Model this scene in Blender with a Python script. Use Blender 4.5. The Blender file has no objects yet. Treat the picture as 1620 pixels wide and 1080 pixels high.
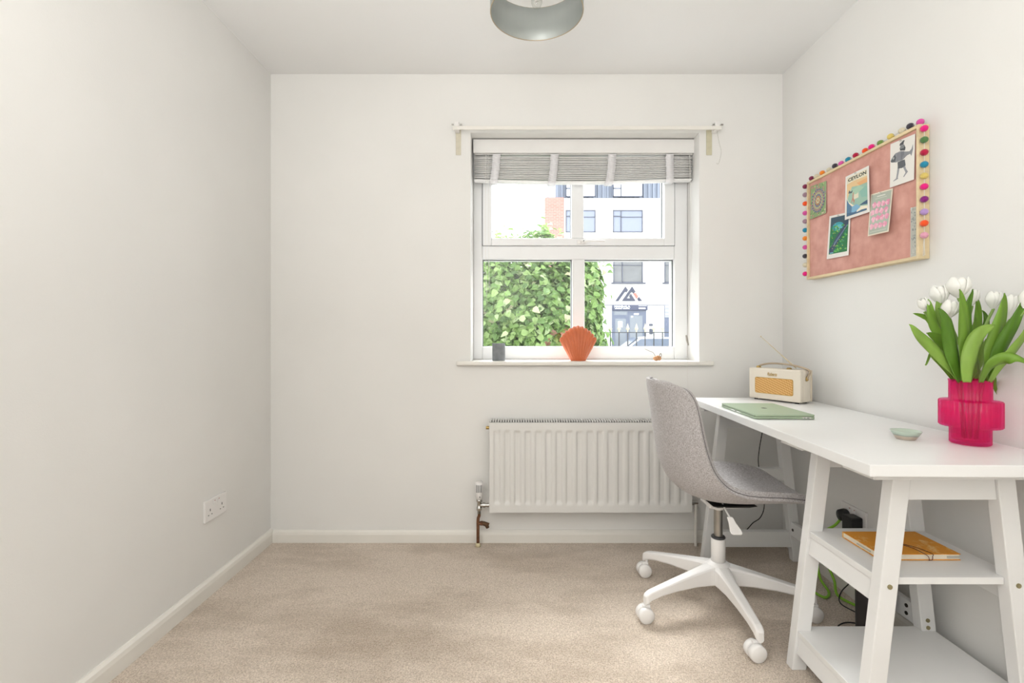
import bpy, math, random
from mathutils import Vector, Matrix
random.seed(7)
PI = math.pi
SC = bpy.context.scene
COL = SC.collection

# ------------------------------------------------------------------ camera, sky, lights, exposure
F = 780.0; VX = 815.0; VY = 530.0; CH = 1.06
cam = bpy.data.cameras.new('camera'); camo = bpy.data.objects.new('camera', cam); COL.objects.link(camo)
camo.location = (0, 0, CH); camo.rotation_euler = (PI/2, 0, 0)
cam.sensor_width = 36; cam.lens = F/1620*36
cam.shift_x = (810-VX)/1620; cam.shift_y = -(540-VY)/1620
cam.clip_start = 0.02; cam.clip_end = 300
SC.camera = camo
w = bpy.data.worlds.new('world'); SC.world = w; w.use_nodes = True
bg = w.node_tree.nodes['Background']; bg.inputs[0].default_value = (0.95, 0.975, 1.0, 1); bg.inputs[1].default_value = 5.2
def area(name, loc, rot, sx, sy, power, col=(1, 1, 1)):
    l = bpy.data.lights.new(name, 'AREA'); l.shape = 'RECTANGLE'; l.size = sx; l.size_y = sy; l.energy = power; l.color = col
    o = bpy.data.objects.new(name, l); o.location = loc; o.rotation_euler = rot; COL.objects.link(o); return o
# added fill at the left wall behind the camera; no opening is built
area('side_fill', (-1.24, -0.62, 1.15), (PI/2, 0, -PI/2), 1.3, 1.9, 11, (1.0, 0.99, 0.975))
# photographer's flash bounced off the ceiling, behind the camera
area('bounced_flash', (-0.35, -0.60, 1.12), (PI, 0, 0), 1.0, 0.8, 62, (1.0, 0.993, 0.98))
# bright hazy sun above the building opposite
sl = bpy.data.lights.new('hazy_sun', 'SUN'); sl.energy = 11.0; sl.angle = math.radians(28)
so = bpy.data.objects.new('hazy_sun', sl); so.rotation_euler = (math.radians(-33), 0, math.radians(16)); COL.objects.link(so)
SC.view_settings.view_transform = 'Standard'; SC.view_settings.look = 'None'
SC.view_settings.gamma = 1; SC.view_settings.use_curve_mapping = False
SC.view_settings.exposure = -0.10

# ------------------------------------------------------------------ helpers
def at(x, y, Y): return Vector(((x-VX)*Y/F, Y, CH-(y-VY)*Y/F))
def at_z(x, y, Z): return at(x, y, (CH-Z)*F/(y-VY))
def at_x(x, y, X): return at(x, y, X*F/(x-VX))
def lin(h):
    h = h.lstrip('#'); r = []
    for i in (0, 2, 4):
        c = int(h[i:i+2], 16)/255; r.append(c/12.92 if c <= .04045 else ((c+.055)/1.055)**2.4)
    return (*r, 1)
MATS = {}
def mat(name, col, rough=.5, metal=0, bump=0, bscale=50, var=0, vscale=8, spec=None, detail=3, stretch=None, coat=0, sheen=0, var2=None):
    if name in MATS: return MATS[name]
    m = bpy.data.materials.new(name); m.use_nodes = True; nt = m.node_tree; N = nt.nodes; L = nt.links
    b = N['Principled BSDF']; c = lin(col) if isinstance(col, str) else (*col, 1)
    b.inputs['Base Color'].default_value = c; b.inputs['Roughness'].default_value = rough; b.inputs['Metallic'].default_value = metal
    if spec is not None: b.inputs['Specular IOR Level'].default_value = spec
    if coat: b.inputs['Coat Weight'].default_value = coat; b.inputs['Coat Roughness'].default_value = .08
    if sheen: b.inputs['Sheen Weight'].default_value = sheen
    tc = N.new('ShaderNodeTexCoord'); src = tc.outputs['Object']
    if stretch:
        mp = N.new('ShaderNodeMapping'); mp.inputs['Scale'].default_value = stretch; L.new(src, mp.inputs[0]); src = mp.outputs[0]
    nz = N.new('ShaderNodeTexNoise'); nz.inputs['Scale'].default_value = vscale; nz.inputs['Detail'].default_value = detail; L.new(src, nz.inputs[0])
    v = var if var else .025
    hi = tuple(min(1, x*(1+v)) for x in c[:3])+(1,); lo = tuple(x*(1-v) for x in c[:3])+(1,)
    if var2: hi = lin(var2)
    rp = N.new('ShaderNodeValToRGB'); rp.color_ramp.elements[0].position = .32; rp.color_ramp.elements[1].position = .68
    rp.color_ramp.elements[0].color = lo; rp.color_ramp.elements[1].color = hi
    L.new(nz.outputs[0], rp.inputs[0]); L.new(rp.outputs[0], b.inputs['Base Color'])
    if bump:
        n2 = N.new('ShaderNodeTexNoise'); n2.inputs['Scale'].default_value = bscale; n2.inputs['Detail'].default_value = 3; L.new(src, n2.inputs[0])
        bp = N.new('ShaderNodeBump'); bp.inputs['Strength'].default_value = bump; bp.inputs['Distance'].default_value = .002
        L.new(n2.outputs[0], bp.inputs['Height']); L.new(bp.outputs[0], b.inputs['Normal'])
    MATS[name] = m; return m

class MB:
    def __init__(s): s.v = []; s.f = []; s.mi = []; s.sm = []
    def add(s, vs, fs, mi=0, smooth=False):
        k = len(s.v); s.v += [Vector(p) for p in vs]
        for f in fs: s.f.append(tuple(i+k for i in f)); s.mi.append(mi); s.sm.append(smooth)
        return s
    def box(s, a, b, mi=0, M=None):
        x0, y0, z0 = a; x1, y1, z1 = b
        if x0 > x1: x0, x1 = x1, x0
        if y0 > y1: y0, y1 = y1, y0
        if z0 > z1: z0, z1 = z1, z0
        vs = [Vector(p) for p in ((x0,y0,z0),(x1,y0,z0),(x1,y1,z0),(x0,y1,z0),(x0,y0,z1),(x1,y0,z1),(x1,y1,z1),(x0,y1,z1))]
        if M: vs = [M @ p for p in vs]
        return s.add(vs, [(0,3,2,1),(4,5,6,7),(0,1,5,4),(1,2,6,5),(2,3,7,6),(3,0,4,7)], mi)
    def hexa(s, vs, mi=0):
        return s.add(vs, [(0,3,2,1),(4,5,6,7),(0,1,5,4),(1,2,6,5),(2,3,7,6),(3,0,4,7)], mi)
    def tube(s, pts, r, n=10, mi=0, caps=True, smooth=True, flat=1.0, up=None):
        pts = [Vector(p) for p in pts]; k = len(pts); rs = r if isinstance(r, (list, tuple)) else [r]*k
        rings = []; prev = None
        for i, p in enumerate(pts):
            t = (pts[min(i+1, k-1)]-pts[max(i-1, 0)])
            if t.length < 1e-9: t = Vector((0, 0, 1))
            t.normalize()
            if prev is None:
                a = Vector(up) if up else (Vector((0, 0, 1)) if abs(t.z) < .9 else Vector((1, 0, 0)))
                nrm = (a-t*a.dot(t)).normalized()
            else: nrm = (prev-t*prev.dot(t)); nrm = nrm.normalized() if nrm.length > 1e-6 else t.orthogonal().normalized()
            prev = nrm; bn = t.cross(nrm)
            rings.append([p+nrm*math.cos(2*PI*j/n)*rs[i]*flat+bn*math.sin(2*PI*j/n)*rs[i] for j in range(n)])
        vs = [q for rg in rings for q in rg]; fs = []
        for i in range(k-1):
            for j in range(n):
                fs.append((i*n+j, i*n+(j+1) % n, (i+1)*n+(j+1) % n, (i+1)*n+j))
        s.add(vs, fs, mi, smooth)
        if caps:
            s.add(rings[0], [tuple(range(n))[::-1]], mi); s.add(rings[-1], [tuple(range(n))], mi)
        return s
    def lathe(s, prof, c=(0,0,0), n=32, mi=0, smooth=True, rfun=None, M=None, caps=(False, False)):
        c = Vector(c); vs = []
        for (r, z) in prof:
            for j in range(n):
                a = 2*PI*j/n; rr = r*(rfun(a, z) if rfun else 1)
                p = Vector((rr*math.cos(a), rr*math.sin(a), z))
                if M: p = M @ p
                vs.append(p+c)
        fs = []
        for i in range(len(prof)-1):
            for j in range(n): fs.append((i*n+j, i*n+(j+1) % n, (i+1)*n+(j+1) % n, (i+1)*n+j))
        s.add(vs, fs, mi, smooth)
        if caps[0]: s.add(vs[:n], [tuple(range(n))[::-1]], mi)
        if caps[1]: s.add(vs[-n:], [tuple(range(n))], mi)
        return s
    def cyl(s, p0, p1, r, n=20, mi=0): return s.tube([p0, p1], r, n, mi)
    def grid(s, fn, nu, nv, mi=0, smooth=True):
        vs = [Vector(fn(i/nu, j/nv)) for j in range(nv+1) for i in range(nu+1)]
        fs = [(j*(nu+1)+i, j*(nu+1)+i+1, (j+1)*(nu+1)+i+1, (j+1)*(nu+1)+i) for j in range(nv) for i in range(nu)]
        return s.add(vs, fs, mi, smooth)
    def ball(s, c, r, n=12, mi=0, sc=(1,1,1), M=None):
        c = Vector(c); prof = [(math.sin(PI*i/n)*r, -math.cos(PI*i/n)*r) for i in range(n+1)]
        prof[0] = (1e-5, -r); prof[-1] = (1e-5, r)
        S = Matrix.Diagonal((*sc, 1)); return s.lathe(prof, c, n*2, mi, M=(M @ S if M else S))
    def prism(s, poly, y0, y1, mi=0, fn=None):
        """poly in (x,z), extruded along y"""
        n = len(poly); vs = [Vector((x, y0, z)) for x, z in poly]+[Vector((x, y1, z)) for x, z in poly]
        if fn: vs = [fn(p) for p in vs]
        fs = [tuple(range(n)), tuple(range(2*n-1, n-1, -1))]+[(i, i+n, (i+1) % n+n, (i+1) % n) for i in range(n)]
        return s.add(vs, fs, mi)
WM = {}
def wm(o): return WM.get(o.name, Matrix.Identity(4))
def obj(name, mb, ms, parent=None, bevel=0, seg=2, local=False, subsurf=0, solid=0, recalc=True, offset=-1):
    me = bpy.data.meshes.new(name); M = wm(parent).inverted() if (parent and not local) else Matrix.Identity(4)
    vs = [M @ v for v in mb.v]
    O = Vector((0, 0, 0))
    if parent is None and vs:      # origin at the base of the thing
        lo = Vector((min(v.x for v in vs), min(v.y for v in vs), min(v.z for v in vs))); hi = Vector((max(v.x for v in vs), max(v.y for v in vs), max(v.z for v in vs)))
        O = Vector(((lo.x+hi.x)/2, (lo.y+hi.y)/2, lo.z)); vs = [v-O for v in vs]
    me.from_pydata([tuple(v) for v in vs], [], mb.f)
    for m in (ms if isinstance(ms, (list, tuple)) else [ms]): me.materials.append(m)
    for p, mi, sm in zip(me.polygons, mb.mi, mb.sm): p.material_index = mi; p.use_smooth = sm
    me.update()
    if recalc:
        import bmesh
        bm = bmesh.new(); bm.from_mesh(me); bmesh.ops.recalc_face_normals(bm, faces=bm.faces); bm.to_mesh(me); bm.free()
    o = bpy.data.objects.new(name, me); COL.objects.link(o); o.location = O
    if parent: o.parent = parent; WM[o.name] = wm(parent).copy()
    else: WM[o.name] = Matrix.Translation(O)
    if solid: md = o.modifiers.new('solid', 'SOLIDIFY'); md.thickness = solid; md.offset = offset
    if bevel:
        md = o.modifiers.new('bevel', 'BEVEL'); md.width = bevel; md.segments = seg; md.limit_method = 'ANGLE'; md.angle_limit = math.radians(40)
    if subsurf: md = o.modifiers.new('sub', 'SUBSURF'); md.levels = subsurf; md.render_levels = subsurf
    return o
def pieces(mb):
    par = list(range(len(mb.v)))
    def fd(i):
        while par[i] != i: par[i] = par[par[i]]; i = par[i]
        return i
    pos = {}
    for i, v in enumerate(mb.v):
        k = (round(v.x, 6), round(v.y, 6), round(v.z, 6))
        if k in pos: par[fd(i)] = fd(pos[k])
        else: pos[k] = i
    for f in mb.f:
        for q in f[1:]: par[fd(q)] = fd(f[0])
    out = {}
    for f, mi, sm in zip(mb.f, mb.mi, mb.sm): out.setdefault(fd(f[0]), []).append((f, mi, sm))
    res = []
    for fs in out.values():
        m = MB(); ix = {}
        for f, mi, sm in fs:
            for q in f:
                if q not in ix: ix[q] = len(m.v); m.v.append(mb.v[q])
            m.f.append(tuple(ix[q] for q in f)); m.mi.append(mi); m.sm.append(sm)
        res.append(m)
    return res
def objs(name, mb, ms, parent=None, **k):
    return [obj(name, p, ms, parent, **k) for p in pieces(mb)]
def tag(o, label=None, cat=None, group=None, kind=None):
    if label: o['label'] = label
    if cat: o['category'] = cat
    if group: o['group'] = group
    if kind: o['kind'] = kind
    return o
def thing(name, loc, label, cat, rz=0, group=None):
    o = bpy.data.objects.new(name, None); COL.objects.link(o); o.location = loc; o.rotation_euler = (0, 0, rz); o.empty_display_size = .05
    WM[o.name] = Matrix.Translation(Vector(loc)) @ Matrix.Rotation(rz, 4, 'Z')
    return tag(o, label, cat, group)
def struct(name, mb, ms, parent=None, **k):
    o = obj(name, mb, ms, parent, **k)
    if parent is None: o['kind'] = 'structure'
    return o
def spline(pts, n=8):
    P = [Vector(p) for p in pts]; out = []
    for i in range(len(P)-1):
        p0 = P[max(i-1, 0)]; p1 = P[i]; p2 = P[i+1]; p3 = P[min(i+2, len(P)-1)]
        for k in range(n):
            t = k/n; out.append(.5*((2*p1)+(p2-p0)*t+(2*p0-5*p1+4*p2-p3)*t*t+(3*p1-p0-3*p2+p3)*t**3))
    out.append(P[-1]); return out
def text_polys(s, res=2, bold=0.0, shear=0.0):
    cu = bpy.data.curves.new('lettering', 'FONT'); cu.body = s; cu.resolution_u = res; cu.offset = bold; cu.shear = shear
    o = bpy.data.objects.new('lettering', cu); COL.objects.link(o); bpy.context.view_layer.update()
    me = bpy.data.meshes.new_from_object(o.evaluated_get(bpy.context.evaluated_depsgraph_get()))
    vs = [(v.co.x, v.co.y) for v in me.vertices]; fs = [tuple(p.vertices) for p in me.polygons]
    bpy.data.objects.remove(o); bpy.data.curves.remove(cu); bpy.data.meshes.remove(me)
    x0 = min(v[0] for v in vs); x1 = max(v[0] for v in vs); y0 = min(v[1] for v in vs); y1 = max(v[1] for v in vs)
    return [((x-x0)/(x1-x0), (y-y0)/(y1-y0)) for x, y in vs], fs      # unit box

# ------------------------------------------------------------------ materials
PAINT = mat('wall_paint', '#eae9e6', .85, bump=.12, bscale=220, var=.015, vscale=2.5)
CEILM = mat('ceiling_paint', '#f0f0ef', .9, bump=.08, bscale=150, var=.01, vscale=2)
GLOSSW = mat('gloss_white_paint', '#ebe8e1', .35, var=.02, vscale=6)
UPVC = mat('white_upvc', '#eeeff0', .28, var=.01)
DESKW = mat('white_lacquer', '#ebebea', .33, var=.012, vscale=5)
RADW = mat('radiator_enamel', '#e0dfdc', .35, var=.01)
PLASTW = mat('white_plastic', '#efedeb', .35, var=.01)
DARK = mat('black_plastic', '#17181a', .45)
GASK = mat('rubber_gasket', '#54565c', .6)
STEEL = mat('brushed_steel', '#a9a7a3', .28, metal=1)
CHROME = mat('chrome', '#bdbbb6', .18, metal=1)
COPPER = mat('copper', '#75503a', .5, metal=.5, var=.3, vscale=60)
BRASS = mat('brass', '#b59a62', .35, metal=.9)

# carpet: speckled beige twist pile with trodden patches
cm = bpy.data.materials.new('beige_carpet'); cm.use_nodes = True; N = cm.node_tree.nodes; L = cm.node_tree.links
b = N['Principled BSDF']; b.inputs['Roughness'].default_value = .95; b.inputs['Specular IOR Level'].default_value = .1
b.inputs['Sheen Weight'].default_value = .3
tc = N.new('ShaderNodeTexCoord')
n1 = N.new('ShaderNodeTexNoise'); n1.inputs['Scale'].default_value = 190; n1.inputs['Detail'].default_value = 4; n1.inputs['Roughness'].default_value = .75
n2 = N.new('ShaderNodeTexNoise'); n2.inputs['Scale'].default_value = 2.6; n2.inputs['Detail'].default_value = 6; n2.inputs['Roughness'].default_value = .62
mp = N.new('ShaderNodeMapping'); mp.inputs['Scale'].default_value = (.7, 1.6, 1)
L.new(tc.outputs['Object'], n1.inputs[0]); L.new(tc.outputs['Object'], mp.inputs[0]); L.new(mp.outputs[0], n2.inputs[0])
r1 = N.new('ShaderNodeValToRGB'); e = r1.color_ramp.elements; e[0].position = .34; e[1].position = .64
e[0].color = lin('#b3a18e'); e[1].color = lin('#f0e1d1'); L.new(n1.outputs[0], r1.inputs[0])
r2 = N.new('ShaderNodeValToRGB'); e = r2.color_ramp.elements; e[0].position = .36; e[1].position = .56
e[0].color = (.74, .71, .67, 1); e[1].color = (1, 1, 1, 1); L.new(n2.outputs[0], r2.inputs[0])
mx = N.new('ShaderNodeMix'); mx.data_type = 'RGBA'; mx.blend_type = 'MULTIPLY'; mx.inputs[0].default_value = 1
L.new(r1.outputs[0], mx.inputs[6]); L.new(r2.outputs[0], mx.inputs[7]); L.new(mx.outputs[2], b.inputs['Base Color'])
n3 = N.new('ShaderNodeTexVoronoi'); n3.inputs['Scale'].default_value = 240; L.new(tc.outputs['Object'], n3.inputs[0])
bp = N.new('ShaderNodeBump'); bp.inputs['Strength'].default_value = .7; bp.inputs['Distance'].default_value = .004
L.new(n3.outputs[0], bp.inputs['Height']); L.new(bp.outputs[0], b.inputs['Normal'])
CARPET = cm

def fabric(name, ca, cb, sc=420):
    m = bpy.data.materials.new(name); m.use_nodes = True; N = m.node_tree.nodes; L = m.node_tree.links; b = N['Principled BSDF']
    b.inputs['Roughness'].default_value = .9; b.inputs['Specular IOR Level'].default_value = .15; b.inputs['Sheen Weight'].default_value = .25
    tc = N.new('ShaderNodeTexCoord'); acc = None
    for st in ((1, 1, .25), (.25, .5, 1.3)):
        mp = N.new('ShaderNodeMapping'); mp.inputs['Scale'].default_value = st; L.new(tc.outputs['Object'], mp.inputs[0])
        n = N.new('ShaderNodeTexNoise'); n.inputs['Scale'].default_value = sc; n.inputs['Detail'].default_value = 2; L.new(mp.outputs[0], n.inputs[0])
        if acc is None: acc = n.outputs[0]
        else:
            a = N.new('ShaderNodeMath'); a.operation = 'ADD'; L.new(acc, a.inputs[0]); L.new(n.outputs[0], a.inputs[1]); acc = a.outputs[0]
    h = N.new('ShaderNodeMath'); h.operation = 'MULTIPLY'; h.inputs[1].default_value = .5; L.new(acc, h.inputs[0])
    r = N.new('ShaderNodeValToRGB'); e = r.color_ramp.elements; e[0].position = .4; e[1].position = .6; e[0].color = lin(ca); e[1].color = lin(cb)
    L.new(h.outputs[0], r.inputs[0]); L.new(r.outputs[0], b.inputs['Base Color'])
    bp = N.new('ShaderNodeBump'); bp.inputs['Strength'].default_value = .35; bp.inputs['Distance'].default_value = .001
    L.new(h.outputs[0], bp.inputs['Height']); L.new(bp.outputs[0], b.inputs['Normal']); return m
CHAIRF = fabric('grey_tweed', '#98928f', '#c6c3c4', 520)

def glass(name, tint=(1, 1, 1), refl=.06, extra=None):
    m = bpy.data.materials.new(name); m.use_nodes = True; N = m.node_tree.nodes; L = m.node_tree.links
    N.remove(N['Principled BSDF']); out = N['Material Output']
    t = N.new('ShaderNodeBsdfTransparent'); t.inputs[0].default_value = (*tint, 1)
    g = N.new('ShaderNodeBsdfGlossy'); g.inputs['Roughness'].default_value = .03
    fc = N.new('ShaderNodeLayerWeight'); fc.inputs[0].default_value = .5
    pw = N.new('ShaderNodeMath'); pw.operation = 'POWER'; pw.inputs[1].default_value = 5; L.new(fc.outputs[1], pw.inputs[0])
    lw = N.new('ShaderNodeMath'); lw.operation = 'MULTIPLY_ADD'; lw.inputs[1].default_value = .6; lw.inputs[2].default_value = .03; L.new(pw.outputs[0], lw.inputs[0])
    s = N.new('ShaderNodeMixShader'); L.new(lw.outputs[0], s.inputs[0]); L.new(t.outputs[0], s.inputs[1]); L.new(g.outputs[0], s.inputs[2])
    last = s
    if extra:
        d = N.new('ShaderNodeBsdfTranslucent'); d.inputs[0].default_value = (*extra[0], 1); d2 = N.new('ShaderNodeBsdfDiffuse'); d2.inputs[0].default_value = (*extra[0], 1)
        a = N.new('ShaderNodeMixShader'); a.inputs[0].default_value = .5; L.new(d.outputs[0], a.inputs[1]); L.new(d2.outputs[0], a.inputs[2])
        q = N.new('ShaderNodeMixShader'); q.inputs[0].default_value = extra[1]; L.new(t.outputs[0], q.inputs[1]); L.new(a.outputs[0], q.inputs[2])
        L.new(q.outputs[0], s.inputs[1])
    L.new(last.outputs[0], out.inputs[0]); return m
GLASS = glass('window_glass', (.98, .99, .985))
CLEAR = glass('clear_plastic', (.93, .93, .92))
PINKG = glass('pink_ribbed_glass', (1.0, .38, .74), extra=((1.0, .012, .23), .30))
SMOKE = glass('clear_bulb_glass', (.93, .94, .93))

# ------------------------------------------------------------------ room shell
XL, XR, YB, YR, ZC = -1.255, 1.373, 2.532, -1.5, 2.40
WX0, WX1, WZ0, WZ1 = -.229, .945, .905, 2.100      # window opening (the wall is built up to the underside of the sill board)
YO = 2.83
struct('floor', MB().box((XL-.1, YR-.1, -.12), (XR+.1, YO, 0)), CARPET)
struct('ceiling', MB().box((XL-.1, YR-.1, ZC), (XR+.1, YO, ZC+.12)), CEILM)
struct('wall_left', MB().box((XL-.15, YR-.1, 0), (XL, YO, ZC)), PAINT)
struct('wall_right', MB().box((XR, YR-.1, 0), (XR+.15, YO, ZC)), PAINT)
struct('wall_rear', MB().box((XL, YR-.15, 0), (XR, YR, ZC)), PAINT)
wb = MB(); xs = [XL, WX0, WX1, XR]; zs = [0, WZ0, WZ1, ZC]
vs = []; 
for Y in (YB, YO):
    for z in zs:
        for x in xs: vs.append((x, Y, z))
fs = []
for k in (0, 16):
    for j in range(3):
        for i in range(3):
            if (i, j) == (1, 1): continue
            a = k+j*4+i; fs.append((a, a+1, a+5, a+4))
for a, c in ((5, 6), (6, 10), (10, 9), (9, 5)): fs.append((a, c, c+16, a+16))
wb.add(vs, fs); struct('wall_back', wb, PAINT)
def skirting(name, p0, p1, d, h=.062):
    m = MB(); p0 = Vector(p0); p1 = Vector(p1); d = Vector(d)
    prof = [(0, 0), (.016, 0), (.016, h*.66), (.013, h*.86), (.006, h), (0, h)]
    a = [p0+d*u+Vector((0, 0, z)) for u, z in prof]; c = [p1+d*u+Vector((0, 0, z)) for u, z in prof]; n = len(prof)
    m.add(a+c, [tuple(range(n)), tuple(range(2*n-1, n-1, -1))]+[(i, (i+1) % n, (i+1) % n+n, i+n) for i in range(n)])
    struct(name, m, GLOSSW)
skirting('baseboard_left', (XL, YR, 0), (XL, YB, 0), (1, 0, 0), .068)
skirting('baseboard_back', (XL+.016, YB, 0), (XR-.016, YB, 0), (0, -1, 0))
skirting('baseboard_right', (XR, YR, 0), (XR, YB, 0), (-1, 0, 0), .065)

# ------------------------------------------------------------------ window
win = thing('window_1', (.358, 2.70, .927), None, None); win['kind'] = 'structure'
YW = 2.70; YG = 2.735; S = F/YW
def wx(px): return (px-VX)/S
def wz(py): return CH-(py-VY)/S
def rect(m, x0, x1, y0, y1, ya, yb, mi=0): m.box((wx(x0), ya, wz(y0)), (wx(x1), yb, wz(y1)), mi)
m = MB()
X0, X1 = wx(748.8), wx(1087.8); Zt = WZ1; Zb = .927
m.box((X0, YW, Zb), (wx(763), YO-.03, Zt)); m.box((wx(1067), YW, Zb), (X1, YO-.03, Zt))
m.box((wx(763), YW, Zb), (wx(1067), YO-.03, wz(548))); m.box((wx(763), YW, wz(410)), (wx(1067), YO-.03, wz(389)))
m.box((wx(763), YW, wz(246)), (wx(1067), YO-.03, Zt))
obj('window_frame', m, UPVC, win, bevel=.005)
obj('mullion', MB().box((wx(905), YW+.001, wz(548.2)), (wx(925), YO-.04, wz(409.8))), UPVC, win, bevel=.005)
YS = 2.688; S2 = F/YS
def sx(px): return (px-VX)/S2
def sz(py): return CH-(py-VY)/S2
m = MB()
m.box((sx(763.5), YS, sz(388)), (sx(777.5), YO-.06, sz(236))); m.box((sx(1051), YS, sz(388)), (sx(1067.5), YO-.06, sz(236)))
m.box((sx(777.5), YS, sz(388)), (sx(1051), YO-.06, sz(376.5))); m.box((sx(777.5), YS, sz(250)), (sx(1051), YO-.06, sz(236)))
m.box((sx(904), YS+.003, sz(376.5)), (sx(923.5), YO-.07, sz(250)))
sash = obj('opening_sash', m, UPVC, win, bevel=.004)
m = MB()
def gask(x0, x1, y0, y1, f, g, Y, t=.0035):
    m.box((f(x0), Y, g(y0)), (f(x0)+t, Y+.01, g(y1))); m.box((f(x1)-t, Y, g(y0)), (f(x1), Y+.01, g(y1)))
    m.box((f(x0), Y, g(y0)), (f(x1), Y+.01, g(y0)+t*.6)); m.box((f(x0), Y, g(y1)-t), (f(x1), Y+.01, g(y1)))
gask(777.5, 904, 376.5, 250, sx, sz, YG-.006, .002); gask(923.5, 1051, 376.5, 250, sx, sz, YG-.006, .003)
gask(763, 905, 548, 410, wx, wz, YG-.006); gask(925, 1067, 548, 410, wx, wz, YG-.006)
m.box((sx(1067.5), YW-.001, sz(388)), (sx(1068.6), YW+.001, sz(240)))
m.box((sx(762.6), YW-.001, sz(388)), (sx(763.5), YW+.001, sz(240)))
objs('gasket', m, GASK, win)
for x0, x1, y0, y1 in ((777, 905, 377, 249), (923, 1052, 377, 249)):
    obj('glass_pane', MB().box((sx(x0), YG, sz(y0)), (sx(x1), YG+.006, sz(y1))), GLASS, win)
for x0, x1, y0, y1 in ((762, 906, 549, 409), (924, 1068, 549, 409)):
    obj('glass_pane', MB().box((wx(x0), YG, wz(y0)), (wx(x1), YG+.006, wz(y1))), GLASS, win)
m = MB(); hx = sx(921); hz = sz(383)
m.box((hx-.028, YS-.010, hz-.010), (hx+.02, YS, hz+.010)); m.cyl((hx, YS-.008, hz), (hx, YS-.028, hz), .009, 16)
m.tube([(hx-.004, YS-.026, hz+.001), (hx+.03, YS-.03, hz+.0015), (sx(955), YS-.03, hz+.001)], [.009, .0065, .0055], 12, flat=.75)
h = obj('window_handle', m, PLASTW, win, bevel=.002)
obj('keyhole', MB().cyl((hx+.004, YS-.027, hz+.001), (hx+.004, YS-.0365, hz+.001), .0028, 12), DARK, h)
m = MB()
m.box((-.299, 2.503, .905), (1.012, YB-.0005, .927)); m.box((WX0+.0005, YB-.0005, .9052), (WX1-.0005, YO-.02, .927))
obj('window_sill', m, GLOSSW, win, bevel=.006)

# ------------------------------------------------------------------ roller-folded venetian blind
YBl = 2.615; S3 = F/YBl
bx = lambda px: (px-VX)/S3
bz = lambda py: CH-(py-VY)/S3
bl = thing('venetian_blind', (.358, YBl, 1.87), 'off-white venetian blind pulled right up at the top of the window', 'blind')
BLW = mat('blind_slat_paint', '#edecea', .45, var=.02); TAPE = mat('blind_tape', '#e9e8ea', .9, bump=.3, bscale=600)
obj('valance', MB().box((bx(749), YBl-.012, bz(243)), (bx(1097.5), YBl+.0, bz(221.5))), BLW, bl, bevel=.002)
obj('headrail', MB().box((bx(751), YBl+.004, bz(244)), (bx(1096), YBl+.052, bz(226))), BLW, bl)
ns = 13
def sag(t): # bottom of the stack along the width, metres lower than its ends
    return -.016*math.sin(min(1, t/.92)*PI*.85)-.010*(1-t)
for i in range(ns):
    k = (i+.7)/ns; m = MB(); nn = 14
    z0 = bz(246); z1 = bz(281)
    def fn(u, v, k=k, z0=z0, z1=z1, i=i):
        x = bx(750.5)+(bx(1094.5)-bx(750.5))*u
        z = z0+(z1-z0+.012)*k+sag(u)*k+.0006*math.sin(u*9+i)
        y = YBl+.050*v-.002*math.sin(i*2.3)
        return (x, y, z+.0012*(1-(2*v-1)**2))
    m.grid(fn, 24, 4); obj('slat', m, BLW, bl, solid=.0034, recalc=False)
m = MB()
def rail(u, v):
    x = bx(750.5)+(bx(1094.5)-bx(750.5))*u; z = bz(281)+.008+sag(u)
    a = 2*PI*v; return (x, YBl+.024+.027*math.cos(a), z-.008+.0065*math.sin(a))
m.grid(rail, 24, 12); obj('bottom_rail', m, BLW, bl)
for px in (785.5, 877, 968, 1058.5):
    m = MB(); u = (px-750.5)/344
    zt = bz(244); zb = bz(281)+.002+sag(u)-.008
    pts = []; 
    for j in range(27):
        t = j/26; pts.append((bx(px)+.001*math.sin(j), YBl-.006-.004*abs(math.sin(t*PI*ns)), zt+(zb-zt)*t))
    pts += [(bx(px), YBl+.01, zb-.007), (bx(px), YBl+.04, zb-.006)]
    vs = []; fs = []
    for j, p in enumerate(pts):
        lean = -.006*(j/len(pts))**2*3 if px < 1000 else .004*(j/len(pts))
        vs += [(p[0]-.021+lean, p[1], p[2]), (p[0]+.021+lean, p[1], p[2])]
        if j: fs.append((2*j-2, 2*j-1, 2*j+1, 2*j))
    m.add(vs, fs, 0, True); obj('ladder_tape', m, TAPE, bl, solid=.0016, recalc=False)
CORD = mat('white_cord', '#e6e4df', .8)
for px, ye, yend in ((1087, 640, 540),):
    m = MB(); x = bx(1089); m.tube([(x, YBl-.02, bz(246)), (x, 2.56, bz(400)), (at(1087, 532, 2.50).x, 2.50, at(1087, 532, 2.50).z)], .0011, 6)
    m.tube([at(1087, 532, 2.50), at(1087.5, 600, 2.497), at(1092, 645, 2.497)], .0009, 6); c_ = obj('pull_cord', m, CORD, bl)
    obj('cord_tassel', MB().tube([at(1085.5, 530, 2.5), at(1087, 538, 2.5), at(1089, 546, 2.5)], [.004, .0055, .0035], 10), mat('grey_tassel', '#b5b0a8', .5), c_)
m = MB(); m.tube([(bx(769), YBl-.016, bz(245)), at(767.5, 380, 2.62), at(770, 470, 2.62)], .0009, 6); m.tube([(bx(773), YBl-.016, bz(245)), at(773, 380, 2.62), at(774, 455, 2.62)], .0009, 6)
c_ = objs('tilt_cord', m, CORD, bl)[0]
objs('cord_tassel', MB().tube([at(770, 468, 2.62), at(770, 480, 2.62)], [.003, .006], 10).tube([at(774, 453, 2.62), at(774, 465, 2.62)], [.003, .006], 10), CLEAR, c_)

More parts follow.
